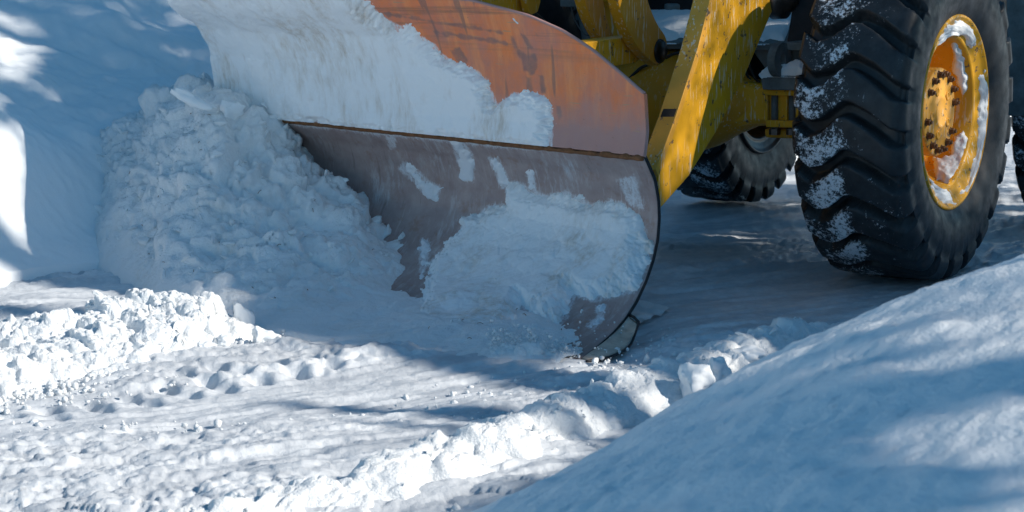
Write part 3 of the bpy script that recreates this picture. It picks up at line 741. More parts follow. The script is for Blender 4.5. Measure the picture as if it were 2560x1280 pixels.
# ---- broken pieces bedded in the heap, too many to count
def chunk_field(name, spots, label):
    base = []
    for k in range(5):
        bm = bmesh.new(); bmesh.ops.create_icosphere(bm, subdivisions=3, radius=1); V = np.array([v.co[:] for v in bm.verts]); F = np.array([[v.index for v in f.verts] for f in bm.faces]); bm.free()
        r = np.random.default_rng(700 + k)
        for j in range(12):
            n = r.normal(size=3); n /= np.linalg.norm(n); V = V - np.clip(V @ n - r.uniform(0.3, 0.65), 0, None)[:, None] * n * 0.95
        V = V + V * (0.10 * fbm(V * 2.2 + k, 3, 30 + k))[:, None]; base.append((V, F))
    Vs, Fs, o_ = [], [], 0
    for p, n, sz in spots:
        V, F = base[int(rng.integers(5))]; q = Vector(rng.normal(size=4)).normalized()
        M3 = np.array(Matrix.Rotation(rng.uniform(0, 6.28), 3, Vector(rng.normal(size=3)).normalized()))
        W = (V * rng.uniform([0.7, 0.5, 0.35], [1.4, 1.0, 0.8])) @ M3.T * sz + p + n * sz * 0.15
        Vs.append(W); Fs.append(F + o_); o_ += len(V)
    me = npmesh(name, np.concatenate(Vs), np.concatenate(Fs)); me.materials.append(M['loose']); return tag(link(name, me, None), label, 'snow chunks', kind='stuff')
pile_me = bpy.data.objects['snow_pile'].data; wind_me = bpy.data.objects['snow_windrow'].data; ridge_me = bpy.data.objects['snow_ridge'].data
spots = []
for me_, cnt, s0, s1 in ((pile_me, 360, 0.008, 0.034), (wind_me, 200, 0.006, 0.024), (ridge_me, 140, 0.006, 0.024)):
    nv = len(me_.vertices); co = np.empty(nv * 3); me_.vertices.foreach_get('co', co); co = co.reshape(-1, 3); no = np.empty(nv * 3); me_.vertices.foreach_get('normal', no); no = no.reshape(-1, 3)
    ok = np.where((co[:, 2] > 0.05) & (no @ np.array([0, -0.8, 0.6]) > 0.1))[0]
    for i_ in rng.choice(ok, cnt): spots.append((co[i_], no[i_], s0 + (s1 - s0) * rng.random() ** 2.5))
chunk_field('broken_snow', spots, 'broken angular pieces of snow bedded in the heap and the windrow')
# ---- loose crumbs: uncountable
def crumbs(name, pos, siz, mat, label):
    bm = bmesh.new(); bmesh.ops.create_icosphere(bm, subdivisions=1, radius=1)
    bv = np.array([v.co[:] for v in bm.verts]); bf = np.array([[v.index for v in f.verts] for f in bm.faces]); bm.free()
    n = len(pos); r = np.random.default_rng(5)
    V = bv[None] * (1 + 0.16 * r.normal(size=(n, len(bv), 1))) * siz[:, None, None] * r.uniform(0.6, 1.3, (n, 1, 3)) + pos[:, None]
    F = (bf[None] + (np.arange(n) * len(bv))[:, None, None]).reshape(-1, 3)
    return tag(link(name, npmesh(name, V.reshape(-1, 3), F), mat), label, 'snow crumbs', kind='stuff')
pos = []; siz = []
for k in range(1300):                                     # spray thrown up along the toe
    f = rng.beta(1.4, 1.6); px = 1225 + 225 * f + rng.normal() * 8; base = 905 - 10 * (1 - f)
    hgt = abs(rng.normal()) * (0.030 * (1 - f) + 0.018)
    g = ground(px, base - rng.uniform(0, 26)); g[2] = 0.004 + hgt * 0.8
    pos.append(g); siz.append(0.0018 + 0.0065 * rng.random() ** 3.5)
for k in range(60):
    g = ground(rng.uniform(1230, 1560), rng.uniform(850, 905)); g[2] = rng.uniform(0.0, 0.22) ** 1.0 * rng.random(); pos.append(g); siz.append(rng.uniform(0.0015, 0.004))
for k in range(1500):                                     # crumbs round the windrow foot and the ridge
    if rng.random() < 0.5:
        g = ground(rng.uniform(-60, 760), 0 * 0 + 1000 - 0.0, 0); f = rng.random()
        x = rng.uniform(-60, 720); y = 985 - 0.205 * (x + 0) + abs(rng.normal()) * 26 + rng.uniform(-18, 10)
        g = ground(x, y)
    else:
        t_ = rng.uniform(-0.8, 2.2); q_ = -0.02 - abs(rng.normal()) * 0.16; xy = R0 + RIDGED * t_ + RIDGEN * q_; g = np.array([xy[0], xy[1], 0])
    g[2] = 0.005; pos.append(g); siz.append(0.003 + 0.010 * rng.random() ** 4)
for k in range(700):
    xy = np.array([rng.uniform(-1.4, 0.6), rng.uniform(3.3, 4.5)]); pos.append(np.array([xy[0], xy[1], 0.012])); siz.append(0.003 + 0.011 * rng.random() ** 3)
bm = bmesh.new()
for k in range(160):                                       # dry grass and needles shoved along with the snow
    v_ = pile_me.vertices[int(rng.integers(len(pile_me.vertices)))]; p_ = np.array(v_.co) + np.array(v_.normal) * 0.002
    if p_[2] < 0.03: continue
    d_ = rng.normal(size=3); d_[2] *= 0.4; d_ /= np.linalg.norm(d_); l_ = rng.uniform(0.004, 0.011)
    tube(bm, [p_ - d_ * l_, p_ + np.array([0, 0, 0.003]), p_ + d_ * l_], 0.0011, 4)
tag(bm_obj('dry_grass', bm, M['weld']), 'brown bits of dry grass and needles caught in the snow heap', 'grass', kind='stuff')
crumbs('loose_snow', np.array(pos), np.array(siz), M['loose'], 'loose snow crumbs sprayed at the toe and scattered on the road')

# ================================================================== WHEEL LOADER
BACK = np.array([0.547, 0.837, 0]); BACK /= np.linalg.norm(BACK); FW = -BACK; LM = np.array([0.837, -0.547, 0]); LM /= np.linalg.norm(LM)
C0 = at(2391, 282, 6.6); AXZ = C0[2]
A0 = C0 - LM * 1.12; A0[2] = 0
def mc(f, l, z): return A0 + FW * f + LM * l + np.array([0, 0, z])
loader = empty('wheel_loader', A0)
tag(loader, 'yellow wheel loader with big black tyres pushing the plough', 'wheel loader')
def box(name, f0, f1, l0, l1, z0, z1, mat, parent=loader, bevel=0.006):
    bm = bmesh.new(); prism(bm, [mc(f0, l0, z0), mc(f1, l0, z0), mc(f1, l1, z0), mc(f0, l1, z0)], np.array([0, 0, z1 - z0]))
    return bm_obj(name, bm, mat, parent, bevel=bevel)
TR = 0.612
NL = 23
def tyre_arrays(side):
    """profile across: bead, sidewall, shoulder, tread, mirrored; lugs cut by wavy grooves"""
    nphi = NL * 30
    half = [(0.350, 0.185), (0.375, 0.198), (0.415, 0.212), (0.460, 0.216), (0.500, 0.214), (0.525, 0.211), (0.533, 0.215), (0.558, 0.212), (0.580, 0.205), (0.594, 0.196), (0.603, 0.180)]
    tread = [(0.603 + 0.009 * (1 - (x / 0.180) ** 2), x) for x in np.linspace(0.170, -0.170, 44)]
    pr = np.array(half + tread + [(r, -x * (0.90 if x > 0.19 else 0.94)) for r, x in half[::-1]])
    phi = np.linspace(0, 2 * np.pi, nphi, endpoint=False)
    R = np.repeat(pr[None, :, 0], nphi, 0); Wc = np.repeat(pr[None, :, 1], nphi, 0)
    x = Wc / 0.2                                            # +1 outer shoulder .. -1 inner
    ph = phi[:, None] * NL / (2 * np.pi)
    wave = -smooth_interp(x, [-1.2, -1.0, -0.6, -0.35, 0.0, 0.15, 0.5, 0.85, 1.2], [-0.15, 0.0, 0.42, 0.34, -0.02, -0.02, 0.20, 0.52, 0.66], 300, 5)
    fr = (ph + wave * side) % 1.0; dist = np.abs(fr - 0.5)
    gw = np.interp(-x, [-1.1, -0.8, -0.3, 0.2, 0.7, 1.1], [0.17, 0.17, 0.145, 0.125, 0.16, 0.19])
    g = sstep(gw + 0.03, gw - 0.03, dist)
    depth = 0.060 * sstep(0.525, 0.59, R)
    # the two halves of a lug step slightly at the crown
    R2 = R - g * depth
    W2 = Wc - np.sign(Wc) * g * 0.014 * sstep(0.50, 0.56, R) * (np.abs(x) > 0.9)
    frost = (1 - g) * sstep(0.565, 0.595, R) * (0.52 + 0.48 * np.exp(-((x + 0.35) / 0.5) ** 4)) + 0.10 * sstep(0.37, 0.40, R) * (R < 0.55)
    return phi, R2, W2, frost
def make_tyre(c, ax, side, parent, name='tyre'):
    phi, R, Wd_, frost = tyre_arrays(side)
    axv = Vector(tuple(ax)); a = Vector((0, 0, 1)); b = axv.cross(a)
    ring = np.cos(phi)[:, None] * np.array(a) + np.sin(phi)[:, None] * np.array(b)
    V = np.asarray(c)[None, None] + ring[:, None] * R[..., None] + np.array(axv)[None, None] * Wd_[..., None]
    zmin = V[..., 2].min()
    # flattened where it stands on the road
    base = c[2] - TR + 0.012; V[..., 2] = np.maximum(V[..., 2], base)
    F = grid_faces(V.shape[0], V.shape[1], wrap=True)
    return link(name, npmesh(name, V, F, True, None, {'frost': frost}), M['rubber'], parent)
RIM = [(0.350, 0.150), (0.352, 0.182), (0.349, 0.190), (0.342, 0.192), (0.338, 0.188), (0.330, 0.178), (0.322, 0.174), (0.300, 0.166), (0.288, 0.158), (0.283, 0.160), (0.276, 0.160), (0.270, 0.152), (0.262, 0.10), (0.256, 0.02), (0.252, -0.02), (0.20, -0.03), (0.10, -0.03), (0.02, -0.03)]
def make_wheel(f, l, z, side, hub=True):
    c = mc(f, l, z); ax = LM * side
    wh = empty('wheel', c); set_parent(wh, loader)
    wh.location = Vector(tuple(c)) - loader.location
    make_tyre(c, ax, side, wh)
    prof = RIM if hub else RIM[:12] + [(0.268, 0.14), (0.262, 0.09), (0.24, 0.06), (0.16, 0.02), (0.10, -0.05), (0.02, -0.06)]
    V = lathe(prof, c, ax, 96); link('rim', npmesh('rim', V, grid_faces(96, len(prof), wrap=True)), M['yellow'], wh)
    V = lathe([(r, -w_) for r, w_ in RIM[:12]] + [(0.265, -0.13), (0.255, -0.02)], c, ax, 64); link('inner_rim', npmesh('inner_rim', V, grid_faces(64, 14, wrap=True)), M['steel'], wh)
    if hub:
        hp = [(0.158, -0.02), (0.160, 0.119), (0.157, 0.126), (0.150, 0.128), (0.062, 0.130), (0.058, 0.136), (0.052, 0.138), (0.044, 0.134), (0.0, 0.134)]
        V = lathe(hp, c, ax, 64); link('hub_plate', npmesh('hub_plate', V, grid_faces(64, len(hp), wrap=True)), M['yellow_edge'], wh)
        up = np.array([0, 0, 1]); bk = np.cross(ax, up)
        for k in range(16):
            t_ = 2 * math.pi * (k + 0.5) / 16
            if k in (3, 11): continue
            p = c + ax * 0.128 + (up * math.cos(t_) + bk * math.sin(t_)) * 0.138
            V = lathe([(0.015, -0.004), (0.015, 0.003), (0.0115, 0.004), (0.0115, 0.016), (0.007, 0.018), (0.007, 0.024), (0.0, 0.024)], p, ax, 6)
            link('wheel_nut', npmesh('wheel_nut', V, grid_faces(6, 7, wrap=True), False), M['nut'], wh)
        for r_, t_ in ((0.085, 0.5), (0.085, 1.7), (0.085, 2.9), (0.085, 4.2), (0.085, 5.4)):
            p = c + ax * 0.1295 + (up * math.cos(t_) + bk * math.sin(t_)) * r_
            V = lathe([(0.016, -0.002), (0.016, 0.004), (0.012, 0.005), (0.011, 0.003), (0.0, 0.003)], p, ax, 20)
            link('hub_plug', npmesh('hub_plug', V, grid_faces(20, 5, wrap=True)), M['yellow_old'], wh)
    return wh
LF = 0.93
make_wheel(0, LF, AXZ, 1)
make_wheel(0, -LF, AXZ, -1)
make_wheel(-2.35, LF, AXZ - 0.10, 1)
make_wheel(-2.35, -LF, AXZ - 0.10, -1)

# snow lodged in the near rim
def rim_snow(name, poly, prof, th, seed, label, edge=9, npx=5, offs=0.0):
    pr = np.asarray(prof, float); tt = np.r_[0, np.cumsum(np.hypot(*np.diff(pr, axis=0).T))]
    t_ = np.linspace(0, tt[-1], 60); pp = np.stack([np.interp(t_, tt, pr[:, 0]), np.interp(t_, tt, pr[:, 1])], -1)
    c = mc(0, LF, AXZ); V = lathe(pp, c, LM, 260); V = np.concatenate([V, V[:1]], 0)
    N = grid_normals(V)
    radial = V - c; radial -= (radial @ LM)[..., None] * LM
    test = (N @ LM) - 0.5 * (N * radial).sum(-1) / (np.linalg.norm(radial, axis=-1) + 1e-6)
    N = np.where(test[..., None] < 0, -N, N)
    q = proj(V); q3 = np.stack([q[..., 0], q[..., 1], q[..., 0] * 0], -1)
    s_ = poly_sdf(q, poly) + npx * fbm(q3 / 16, 4, seed)
    rise = np.clip(s_ / edge, -1, 1); h = th * np.sign(rise) * np.abs(rise) ** 0.6 + 0.2 * th * (rise > 0) * fbm(q3 / 12, 3, seed + 4)
    h = np.where(s_ < 0, np.maximum(h, -0.006), np.maximum(h, 0.001))
    V2 = V + N * h[..., None]
    F = grid_faces(V.shape[0], V.shape[1], keep=(s_ > -edge * 0.7)); V2, F, _ = compact(V2, F)
    tag(link(name, npmesh(name, V2, F), M['smooth']), label, 'snow patch', 'snow lodged in the wheel rim')
FL = RIM[4:11]; BA = RIM[11:15]; DI = [(0.252, -0.018), (0.165, -0.028)]
rim_snow('snow_patch', [(2345, 115), (2365, 70), (2400, 48), (2435, 75), (2440, 110), (2425, 120), (2405, 92), (2380, 95), (2355, 120)], FL, 0.012, 400, 'snow cap on the top lip of the yellow rim')
rim_snow('snow_patch', [(2450, 195), (2462, 175), (2475, 240), (2468, 330), (2450, 420), (2425, 490), (2405, 480), (2430, 430), (2445, 350), (2448, 270)], FL, 0.010, 410, 'long snow crescent on the right lip of the rim')
rim_snow('snow_patch', [(2328, 430), (2345, 455), (2375, 490), (2395, 515), (2360, 510), (2330, 470)], FL, 0.010, 420, 'snow strip at the bottom left of the rim lip')
rim_snow('snow_patch', [(2378, 112), (2395, 110), (2412, 160), (2420, 215), (2408, 240), (2400, 225), (2385, 175)], BA + DI[1:], 0.016, 430, 'snow streak in the upper barrel of the rim')
rim_snow('snow_patch', [(2330, 395), (2372, 395), (2385, 345), (2410, 330), (2420, 360), (2412, 410), (2392, 450), (2375, 470), (2345, 450)], BA + DI, 0.022, 440, 'snow packed in the bottom of the rim barrel')

# axle and differential
V = lathe([(0.0, -0.42), (0.075, -0.42), (0.08, -0.33), (0.13, -0.27), (0.185, -0.16), (0.205, -0.04), (0.207, 0.02), (0.20, 0.08), (0.17, 0.17), (0.12, 0.26), (0.085, 0.34), (0.078, 0.40), (0.0, 0.40)], mc(0, 0, AXZ - 0.0), LM, 48)
link('differential', npmesh('differential', V, grid_faces(48, 13, wrap=True)), M['yellow_old'], loader)
for sd_ in (1, -1):
    bm = bmesh.new()
    rows = []
    for l_, hz, hf in ((0.20, 0.11, 0.10), (0.34, 0.078, 0.085), (0.50, 0.072, 0.080), (0.72, 0.072, 0.080)):
        rows.append([bm.verts.new(tuple(mc(f_, sd_ * l_, AXZ + 0.005 + z_))) for f_, z_ in ((hf, -hz * .75), (hf * .75, -hz), (-hf * .75, -hz), (-hf, -hz * .75), (-hf, hz * .75), (-hf * .75, hz), (hf * .75, hz), (hf, hz * .75))])
    for a, b in zip(rows[:-1], rows[1:]):
        for j in range(8): bm.faces.new((a[j], a[(j + 1) % 8], b[(j + 1) % 8], b[j]))
    bm.faces.new(rows[0]); bm.faces.new(rows[-1]); bm_obj('axle_tube', bm, M['yellow'], loader, bevel=0.006)
PF = mc(0.115, 0, AXZ)                                      # a plane just in front of the axle
slab('axle_flange', [(1905, 224), (2012, 226), (2012, 240), (1905, 238)], PF, FW, 0.20, M['yellow'], loader)
slab('axle_flange', [(1914, 300), (2012, 303), (2012, 320), (1914, 318)], PF, FW, 0.20, M['yellow'], loader)
for x0, x1 in ((1912, 1919), (1962, 1968), (1990, 1998)):
    slab('flange_rib', [(x0, 238), (x1, 238), (x1, 302), (x0, 301)], mc(0.108, 0, AXZ), FW, 0.19, M['yellow'], loader, 0.002)
for x0 in (1937, 1980):
    p = on_plane(x0, 236, mc(0.085, 0, 0), FW); q = on_plane(x0, 322, mc(0.085, 0, 0), FW); bm = bmesh.new(); tube(bm, [p, q], 0.0135, 14); bm_obj('bolt', bm, M['grey'], loader, True)
    bm = bmesh.new(); tube(bm, [q, q - np.array([0, 0, 0.022])], 0.022, 6); bm_obj('bolt_head', bm, M['steel'], loader)
slab('brake_bracket', [(1910, 322), (2010, 324), (2010, 348), (1912, 344)], mc(0.07, 0, AXZ), FW, 0.13, M['yellow_old'], loader, 0.008)
# bearing block, lug with an eye, snow on them
slab('axle_block', [(1900, 188), (2015, 190), (2015, 227), (1906, 224)], mc(0.15, 0, AXZ), FW, 0.26, M['grey'], loader)
def eye_plate(name, l, th, mat):
    c = on_plane(1958, 150, mc(0, l, 0), LM); bm = bmesh.new(); out = []; inn = []
    n = 28
    for k in range(n):
        t_ = 2 * math.pi * k / n; cs, sn = math.cos(t_), math.sin(t_)
        out.append(c + BACK * 0.075 * cs + np.array([0, 0, 0.064 * sn])); inn.append(c + BACK * 0.024 * cs + np.array([0, 0, 0.024 * sn]))
    vs = [[bm.verts.new(tuple(p - LM * o)) for p in ring] for ring in (out, inn) for o in (0, th)]
    for k in range(n):
        j = (k + 1) % n
        bm.faces.new((vs[0][k], vs[0][j], vs[2][j], vs[2][k])); bm.faces.new((vs[1][j], vs[1][k], vs[3][k], vs[3][j]))
        bm.faces.new((vs[0][j], vs[0][k], vs[1][k], vs[1][j])); bm.faces.new((vs[2][k], vs[2][j], vs[3][j], vs[3][k]))
    return bm_obj(name, bm, mat, loader)
eye_plate('lifting_lug', 0.50, 0.03, M['grey'])
slab('lug_gusset', [(1890, 110), (2020, 112), (2020, 150), (1990, 158), (1960, 180), (1915, 175), (1880, 125)], mc(0.03, 0, 0), FW, 0.03, M['grey'], loader)
# sloping deck
DN = FW * 0.28 + np.array([0, 0, 0.96]); DN /= np.linalg.norm(DN)
DP = on_plane(1960, 106, mc(0.10, 0, 0), FW)
slab('deck_plate', [(1560, 104), (2075, 108), (2010, -45), (1590, -45)], DP, DN, 0.030, M['grey'], loader)
slab('side_plate', [(1968, 104), (2075, 106), (2060, -40), (1990, -40)], DP + DN * 0.03 + BACK * 0.02, FW * 0.75 + np.array([0, 0, 0.25]) + LM * 0.3, 0.05, M['black'], loader)
slab('deck_cover', [(1630, -40), (1640, -2), (1665, 12), (1700, 10), (1722, -8), (1730, -40)], DP + DN * 0.05 + BACK * 0.05, DN, 0.05, M['grey'], loader, 0.012)
def flat_snow(name, poly, p0, n, th, seed, label, edge=10, npx=5, step=2.5):
    pl = np.array(poly, float); x0, y0 = pl.min(0) - 12; x1, y1 = pl.max(0) + 12
    gx, gy = np.meshgrid(np.arange(x0, x1, step), np.arange(y0, y1, step), indexing='ij')
    n = np.asarray(n) / np.linalg.norm(n)
    R_ = np.stack([(gx - 1280) / FPX, CP + (640 - gy) / FPX * SP, -SP + (640 - gy) / FPX * CP], -1)
    P = CAMP + R_ * ((np.asarray(p0) - CAMP) @ n / (R_ @ n))[..., None]
    q3 = np.stack([gx, gy, gx * 0], -1)
    s_ = poly_sdf(np.stack([gx, gy], -1), poly) + npx * fbm(q3 / 25, 4, seed)
    rise = np.clip(s_ / edge, -1, 1); h = th * np.sign(rise) * np.abs(rise) ** 0.6 * (1 + 0.25 * fbm(q3 / 30, 3, seed + 3))
    h = np.clip(h, -0.004, 1)
    V = P + n * h[..., None]; F = grid_faces(*gx.shape, keep=(s_ > -edge * 0.6))
    if (grid_normals(V) @ n).mean() < 0: F = F[:, ::-1]
    V, F, _ = compact(V, F)
    tag(link(name, npmesh(name, V, F), M['smooth']), label, 'snow patch', 'snow lying on the loader frame')
flat_snow('snow_patch', [(1560, 99), (1800, 100), (1800, -45), (1600, -45)], DP, DN, 0.012, 460, 'thin snow on the deck left of the loader arm')
flat_snow('snow_patch', [(1840, 101), (1962, 102), (1985, 30), (1990, -45), (1840, -45)], DP, DN, 0.012, 465, 'thin snow on the deck between arm and tyre')
AB = on_plane(1950, 188, mc(0.15, 0, 0), FW)
flat_snow('snow_patch', [(1905, 186), (2012, 188), (2012, 160), (1992, 152), (1970, 165), (1925, 166)], AB, FW * 0.55 + np.array([0, 0, 0.84]), 0.02, 470, 'little snow heap under the lifting lug', edge=7, npx=3, step=1.5)

# loader arm near side
ARM = mc(0, 0.45, 0)
slab('loader_arm', [(1858, -330), (2100, -330), (1972, -60), (1925, 40), (1862, 190), (1790, 330), (1722, 440), (1650, 522), (1646, 440), (1640, 425), (1690, 290), (1745, 120), (1790, -60)], ARM, LM, 0.055, M['yellow'], loader, 0.003)
slab('arm_edge_plate', [(1858, -330), (1790, -60), (1745, 120), (1690, 290), (1640, 425), (1647, 442), (1700, 292), (1757, 120), (1803, -60), (1870, -330)], ARM + LM * 0.004, LM, 0.066, M['yellow_edge'], loader, 0.002)
slab('arm_foot', [(1618, 430), (1655, 428), (1650, 520), (1640, 560), (1618, 560)], ARM - LM * 0.02 + FW * 0.02, LM, 0.10, M['grey'], loader)
slab('edge_band', [(1660, 272), (1692, 272), (1685, 292), (1652, 292)], ARM + LM * 0.008 - np.array([0, 0, 0]), LM, 0.002, M['black'], loader, 0.0)
# pivot pin on the near arm
pc = on_plane(1948, -4, ARM, LM)
V = lathe([(0.0, 0.075), (0.018, 0.075), (0.02, 0.068), (0.03, 0.066), (0.033, 0.056), (0.048, 0.052), (0.05, 0.03), (0.075, 0.026), (0.078, -0.02), (0.0, -0.02)], pc, LM, 40)
link('pivot_pin', npmesh('pivot_pin', V, grid_faces(40, 10, wrap=True)), M['steel'], loader)
# far arm with its rounded boss
FARM = mc(0, -0.45, 0)
slab('loader_arm', [(1200, -260), (1420, -260), (1336, -60), (1344, 0), (1340, 25), (1322, 40), (1290, 42), (1230, 30), (1130, 10)], FARM, LM, 0.06, M['yellow'], loader, 0.003)
slab('loader_arm', [(1316, -60), (1346, -60), (1352, 5), (1345, 30), (1330, 38), (1322, 30), (1316, 0)], FARM + LM * 0.05, LM, 0.03, M['yellow_old'], loader)
# bell crank: two curved plates, cross link
def curved_plate(name, front, rear, l, th, mat):
    pts = smooth_path(front, 5) + smooth_path(rear, 5)
    return slab(name, [tuple(p) for p in pts], mc(0, l, 0), LM, th, mat, loader, 0.003)
fr_ = [(1530, -180), (1534, -100), (1543, -10), (1556, 40), (1575, 85), (1600, 125), (1628, 152), (1645, 165)]
re_ = [(1662, 152), (1668, 120), (1664, 92), (1645, 62), (1630, 30), (1618, -10), (1608, -100), (1600, -180)]
curved_plate('bell_crank', fr_, re_, 0.10, 0.045, M['yellow_old'])
fr2 = [(1410, -180), (1428, -100), (1458, -10), (1470, 30), (1485, 65), (1505, 100), (1535, 140)]
re2 = [(1570, 140), (1540, 100), (1522, 60), (1512, 20), (1500, -50), (1492, -110), (1480, -180)]
curved_plate('bell_crank', fr2, re2, -0.07, 0.045, M['yellow_old'])
slab('crank_spacer', [(1480, -60), (1560, -60), (1575, 100), (1560, 120), (1530, 110), (1500, 60)], mc(0.05, 0, 0) - np.array([0, 0, 0]), FW, 0.03, M['yellow_old'], loader)
slab('crank_brace', [(1478, -40), (1550, -40), (1545, 6), (1482, 2)], mc(0.12, 0, 0), FW, 0.02, M['yellow'], loader)
p = on_plane(1650, 128, mc(0, 0.10, 0), LM); V = lathe([(0.0, 0.016), (0.030, 0.016), (0.042, 0.008), (0.046, 0.0), (0.046, -0.05), (0.0, -0.05)], p, LM, 36)
link('crank_pin', npmesh('crank_pin', V, grid_faces(36, 6, wrap=True)), M['grease'], loader)
slab('cross_link', [(1425, 118), (1445, 108), (1590, 90), (1610, 140), (1588, 158), (1522, 168), (1480, 150), (1425, 150)], mc(0, 0.045, 0), LM, 0.09, M['yellow'], loader, 0.005)
# dark frame behind, hydraulic block, hoses
box('front_frame', -0.22, -1.0, -0.40, 0.40, 0.58, 1.05, M['black'])
box('frame_cheek', 0.02, -0.25, -0.42, -0.36, 0.55, 1.15, M['black'])
box('frame_tower', -0.30, -0.62, -0.30, 0.30, 1.04, 1.45, M['black'])
slab('valve_block', [(1398, -50), (1450, -50), (1450, 8), (1440, 18), (1400, 17)], mc(0.20, 0, 0), FW, 0.08, M['grey'], loader)
for x in (1410, 1430):
    p = on_plane(x, 17, mc(0.16, 0, 0), FW); bm = bmesh.new(); tube(bm, [p, p - np.array([0, 0, 0.006])], 0.006, 8); bm_obj('bolt_head', bm, M['steel'], loader)
bm = bmesh.new(); tube(bm, smooth_path([on_plane(x, y, mc(0.22, 0, 0), FW) for x, y in ((1428, 15), (1434, 45), (1450, 72), (1464, 87), (1478, 86), (1486, 72), (1492, 40), (1492, 10), (1488, -30))], 6), 0.0028, 8); bm_obj('cable', bm, M['cable'], loader, True)
bm = bmesh.new(); tube(bm, smooth_path([on_plane(x, y, mc(0.05, 0, 0), FW) for x, y in ((1452, -40), (1455, 20), (1462, 60), (1470, 110))], 6), 0.022, 12); bm_obj('cylinder_rod', bm, M['grey'], loader, True)
for pts in (((1664, 145), (1685, 135), (1720, 130), (1750, 140)), ((1575, 195), (1590, 180), (1605, 168), (1625, 160))):
    bm = bmesh.new(); tube(bm, smooth_path([on_plane(x, y, mc(0.16, 0, 0), FW) for x, y in pts], 6), 0.006, 8); bm_obj('hose', bm, M['hose'], loader, True)
for pts in (((1862, 175), (1872, 195), (1885, 210), (1898, 218)), ((1870, 150), (1876, 172), (1888, 196), (1900, 205))):
    bm = bmesh.new(); tube(bm, smooth_path([on_plane(x, y, mc(0.02, 0, 0), FW) for x, y in pts], 6), 0.005, 8); bm_obj('hose', bm, M['hose'], loader, True)
p = on_plane(1865, 208, mc(0.0, 0, 0), FW)
for k, (r_, h0, h1) in enumerate(((0.024, -0.002, 0.006), (0.009, 0.006, 0.014), (0.007, 0.014, 0.022))):
    bm = bmesh.new(); tube(bm, [p + np.array([0, 0, h0]), p + np.array([0, 0, h1])], r_, 12); bm_obj('breather', bm, M['yellow'] if k == 0 else M['steel'], loader)
# rear frame, hood, step panel behind the front tyre
box('rear_frame', -1.05, -3.4, -0.42, 0.42, 0.62, 1.0, M['black'])
box('engine_hood', -1.6, -3.5, -0.62, 0.62, 1.0, 1.75, M['yellow_old'], bevel=0.05)
box('rear_axle', -2.27, -2.43, -0.75, 0.75, AXZ - 0.18, AXZ - 0.02, M['yellow_old'])
slab('step_panel', [(2514, -160), (2610, -160), (2610, 292), (2517, 290)], mc(-1.35, 0, 0), FW, 0.16, M['grey'], loader, 0.008)

# ================================================================== TREES off to the right (their shade falls across the scene)
lit = [
    [(-300, 728), (-300, 1600), (700, 1600), (1000, 1290), (1150, 1235), (1330, 1165), (1500, 1110), (1640, 1050), (1720, 1000), (1840, 925), (1960, 850), (1900, 835), (1800, 870), (1690, 938), (1640, 925), (1560, 912), (1450, 912), (1300, 905), (1180, 893),
     (1000, 878), (880, 882), (790, 862), (690, 842), (640, 800), (560, 700), (145, 690), (145, 728)],
    [(-80, -40), (30, -40), (45, 20), (72, 80), (93, 140), (90, 185), (40, 170), (-80, 150)],
    [(58, 64), (110, 98), (168, 162), (116, 133), (87, 98)], [(-40, 150), (0, 156), (58, 191), (156, 237), (139, 246), (58, 216), (-40, 190)],
    [(197, 148), (254, 176), (250, 182), (225, 173)], [(165, 280), (236, 318), (242, 340), (180, 300)], [(240, 78), (275, 108), (280, 120), (250, 104)], [(308, 32), (360, 62), (338, 64)],
    [(188, 8), (232, 50), (240, 66), (200, 36)], [(310, -6), (355, 12), (330, 14)], [(403, 26), (443, 50), (428, 60)], [(440, 10), (487, 40), (470, 44)],
    [(-40, 222), (18, 245), (8, 262), (-40, 262)], [(-80, 305), (0, 312), (52, 335), (66, 393), (61, 462), (58, 601), (127, 659), (145, 728), (-80, 728)],
    [(1915, 440), (2030, 448), (2030, 470), (1915, 462)], [(1650, 514), (2040, 520), (2040, 532), (1650, 524)], [(1650, 548), (2010, 552), (2010, 560), (1650, 556)], [(1780, 584), (1945, 586), (1945, 597), (1800, 592)],
    [(2500, 540), (2700, 540), (2700, 430), (2500, 440)]]
arm_lit = [[(1880, 55), (1940, 30), (1868, 172), (1848, 172), (1862, 105)]]
hub_lit = [[(2322, 215), (2345, 205), (2350, 330), (2322, 330)], [(2372, 190), (2388, 190), (2392, 300), (2376, 300)], [(2330, 95), (2350, 75), (2350, 110), (2330, 130)]]
deck_lit = [[(1630, 92), (1665, 72), (1770, 22), (1785, 42), (1680, 92), (1660, 104)]]
def in_any(q, polys, grow=0.0):
    r = np.zeros(q.shape[:-1], bool)
    for p in polys: r |= poly_sdf(q, p) > -grow
    return r
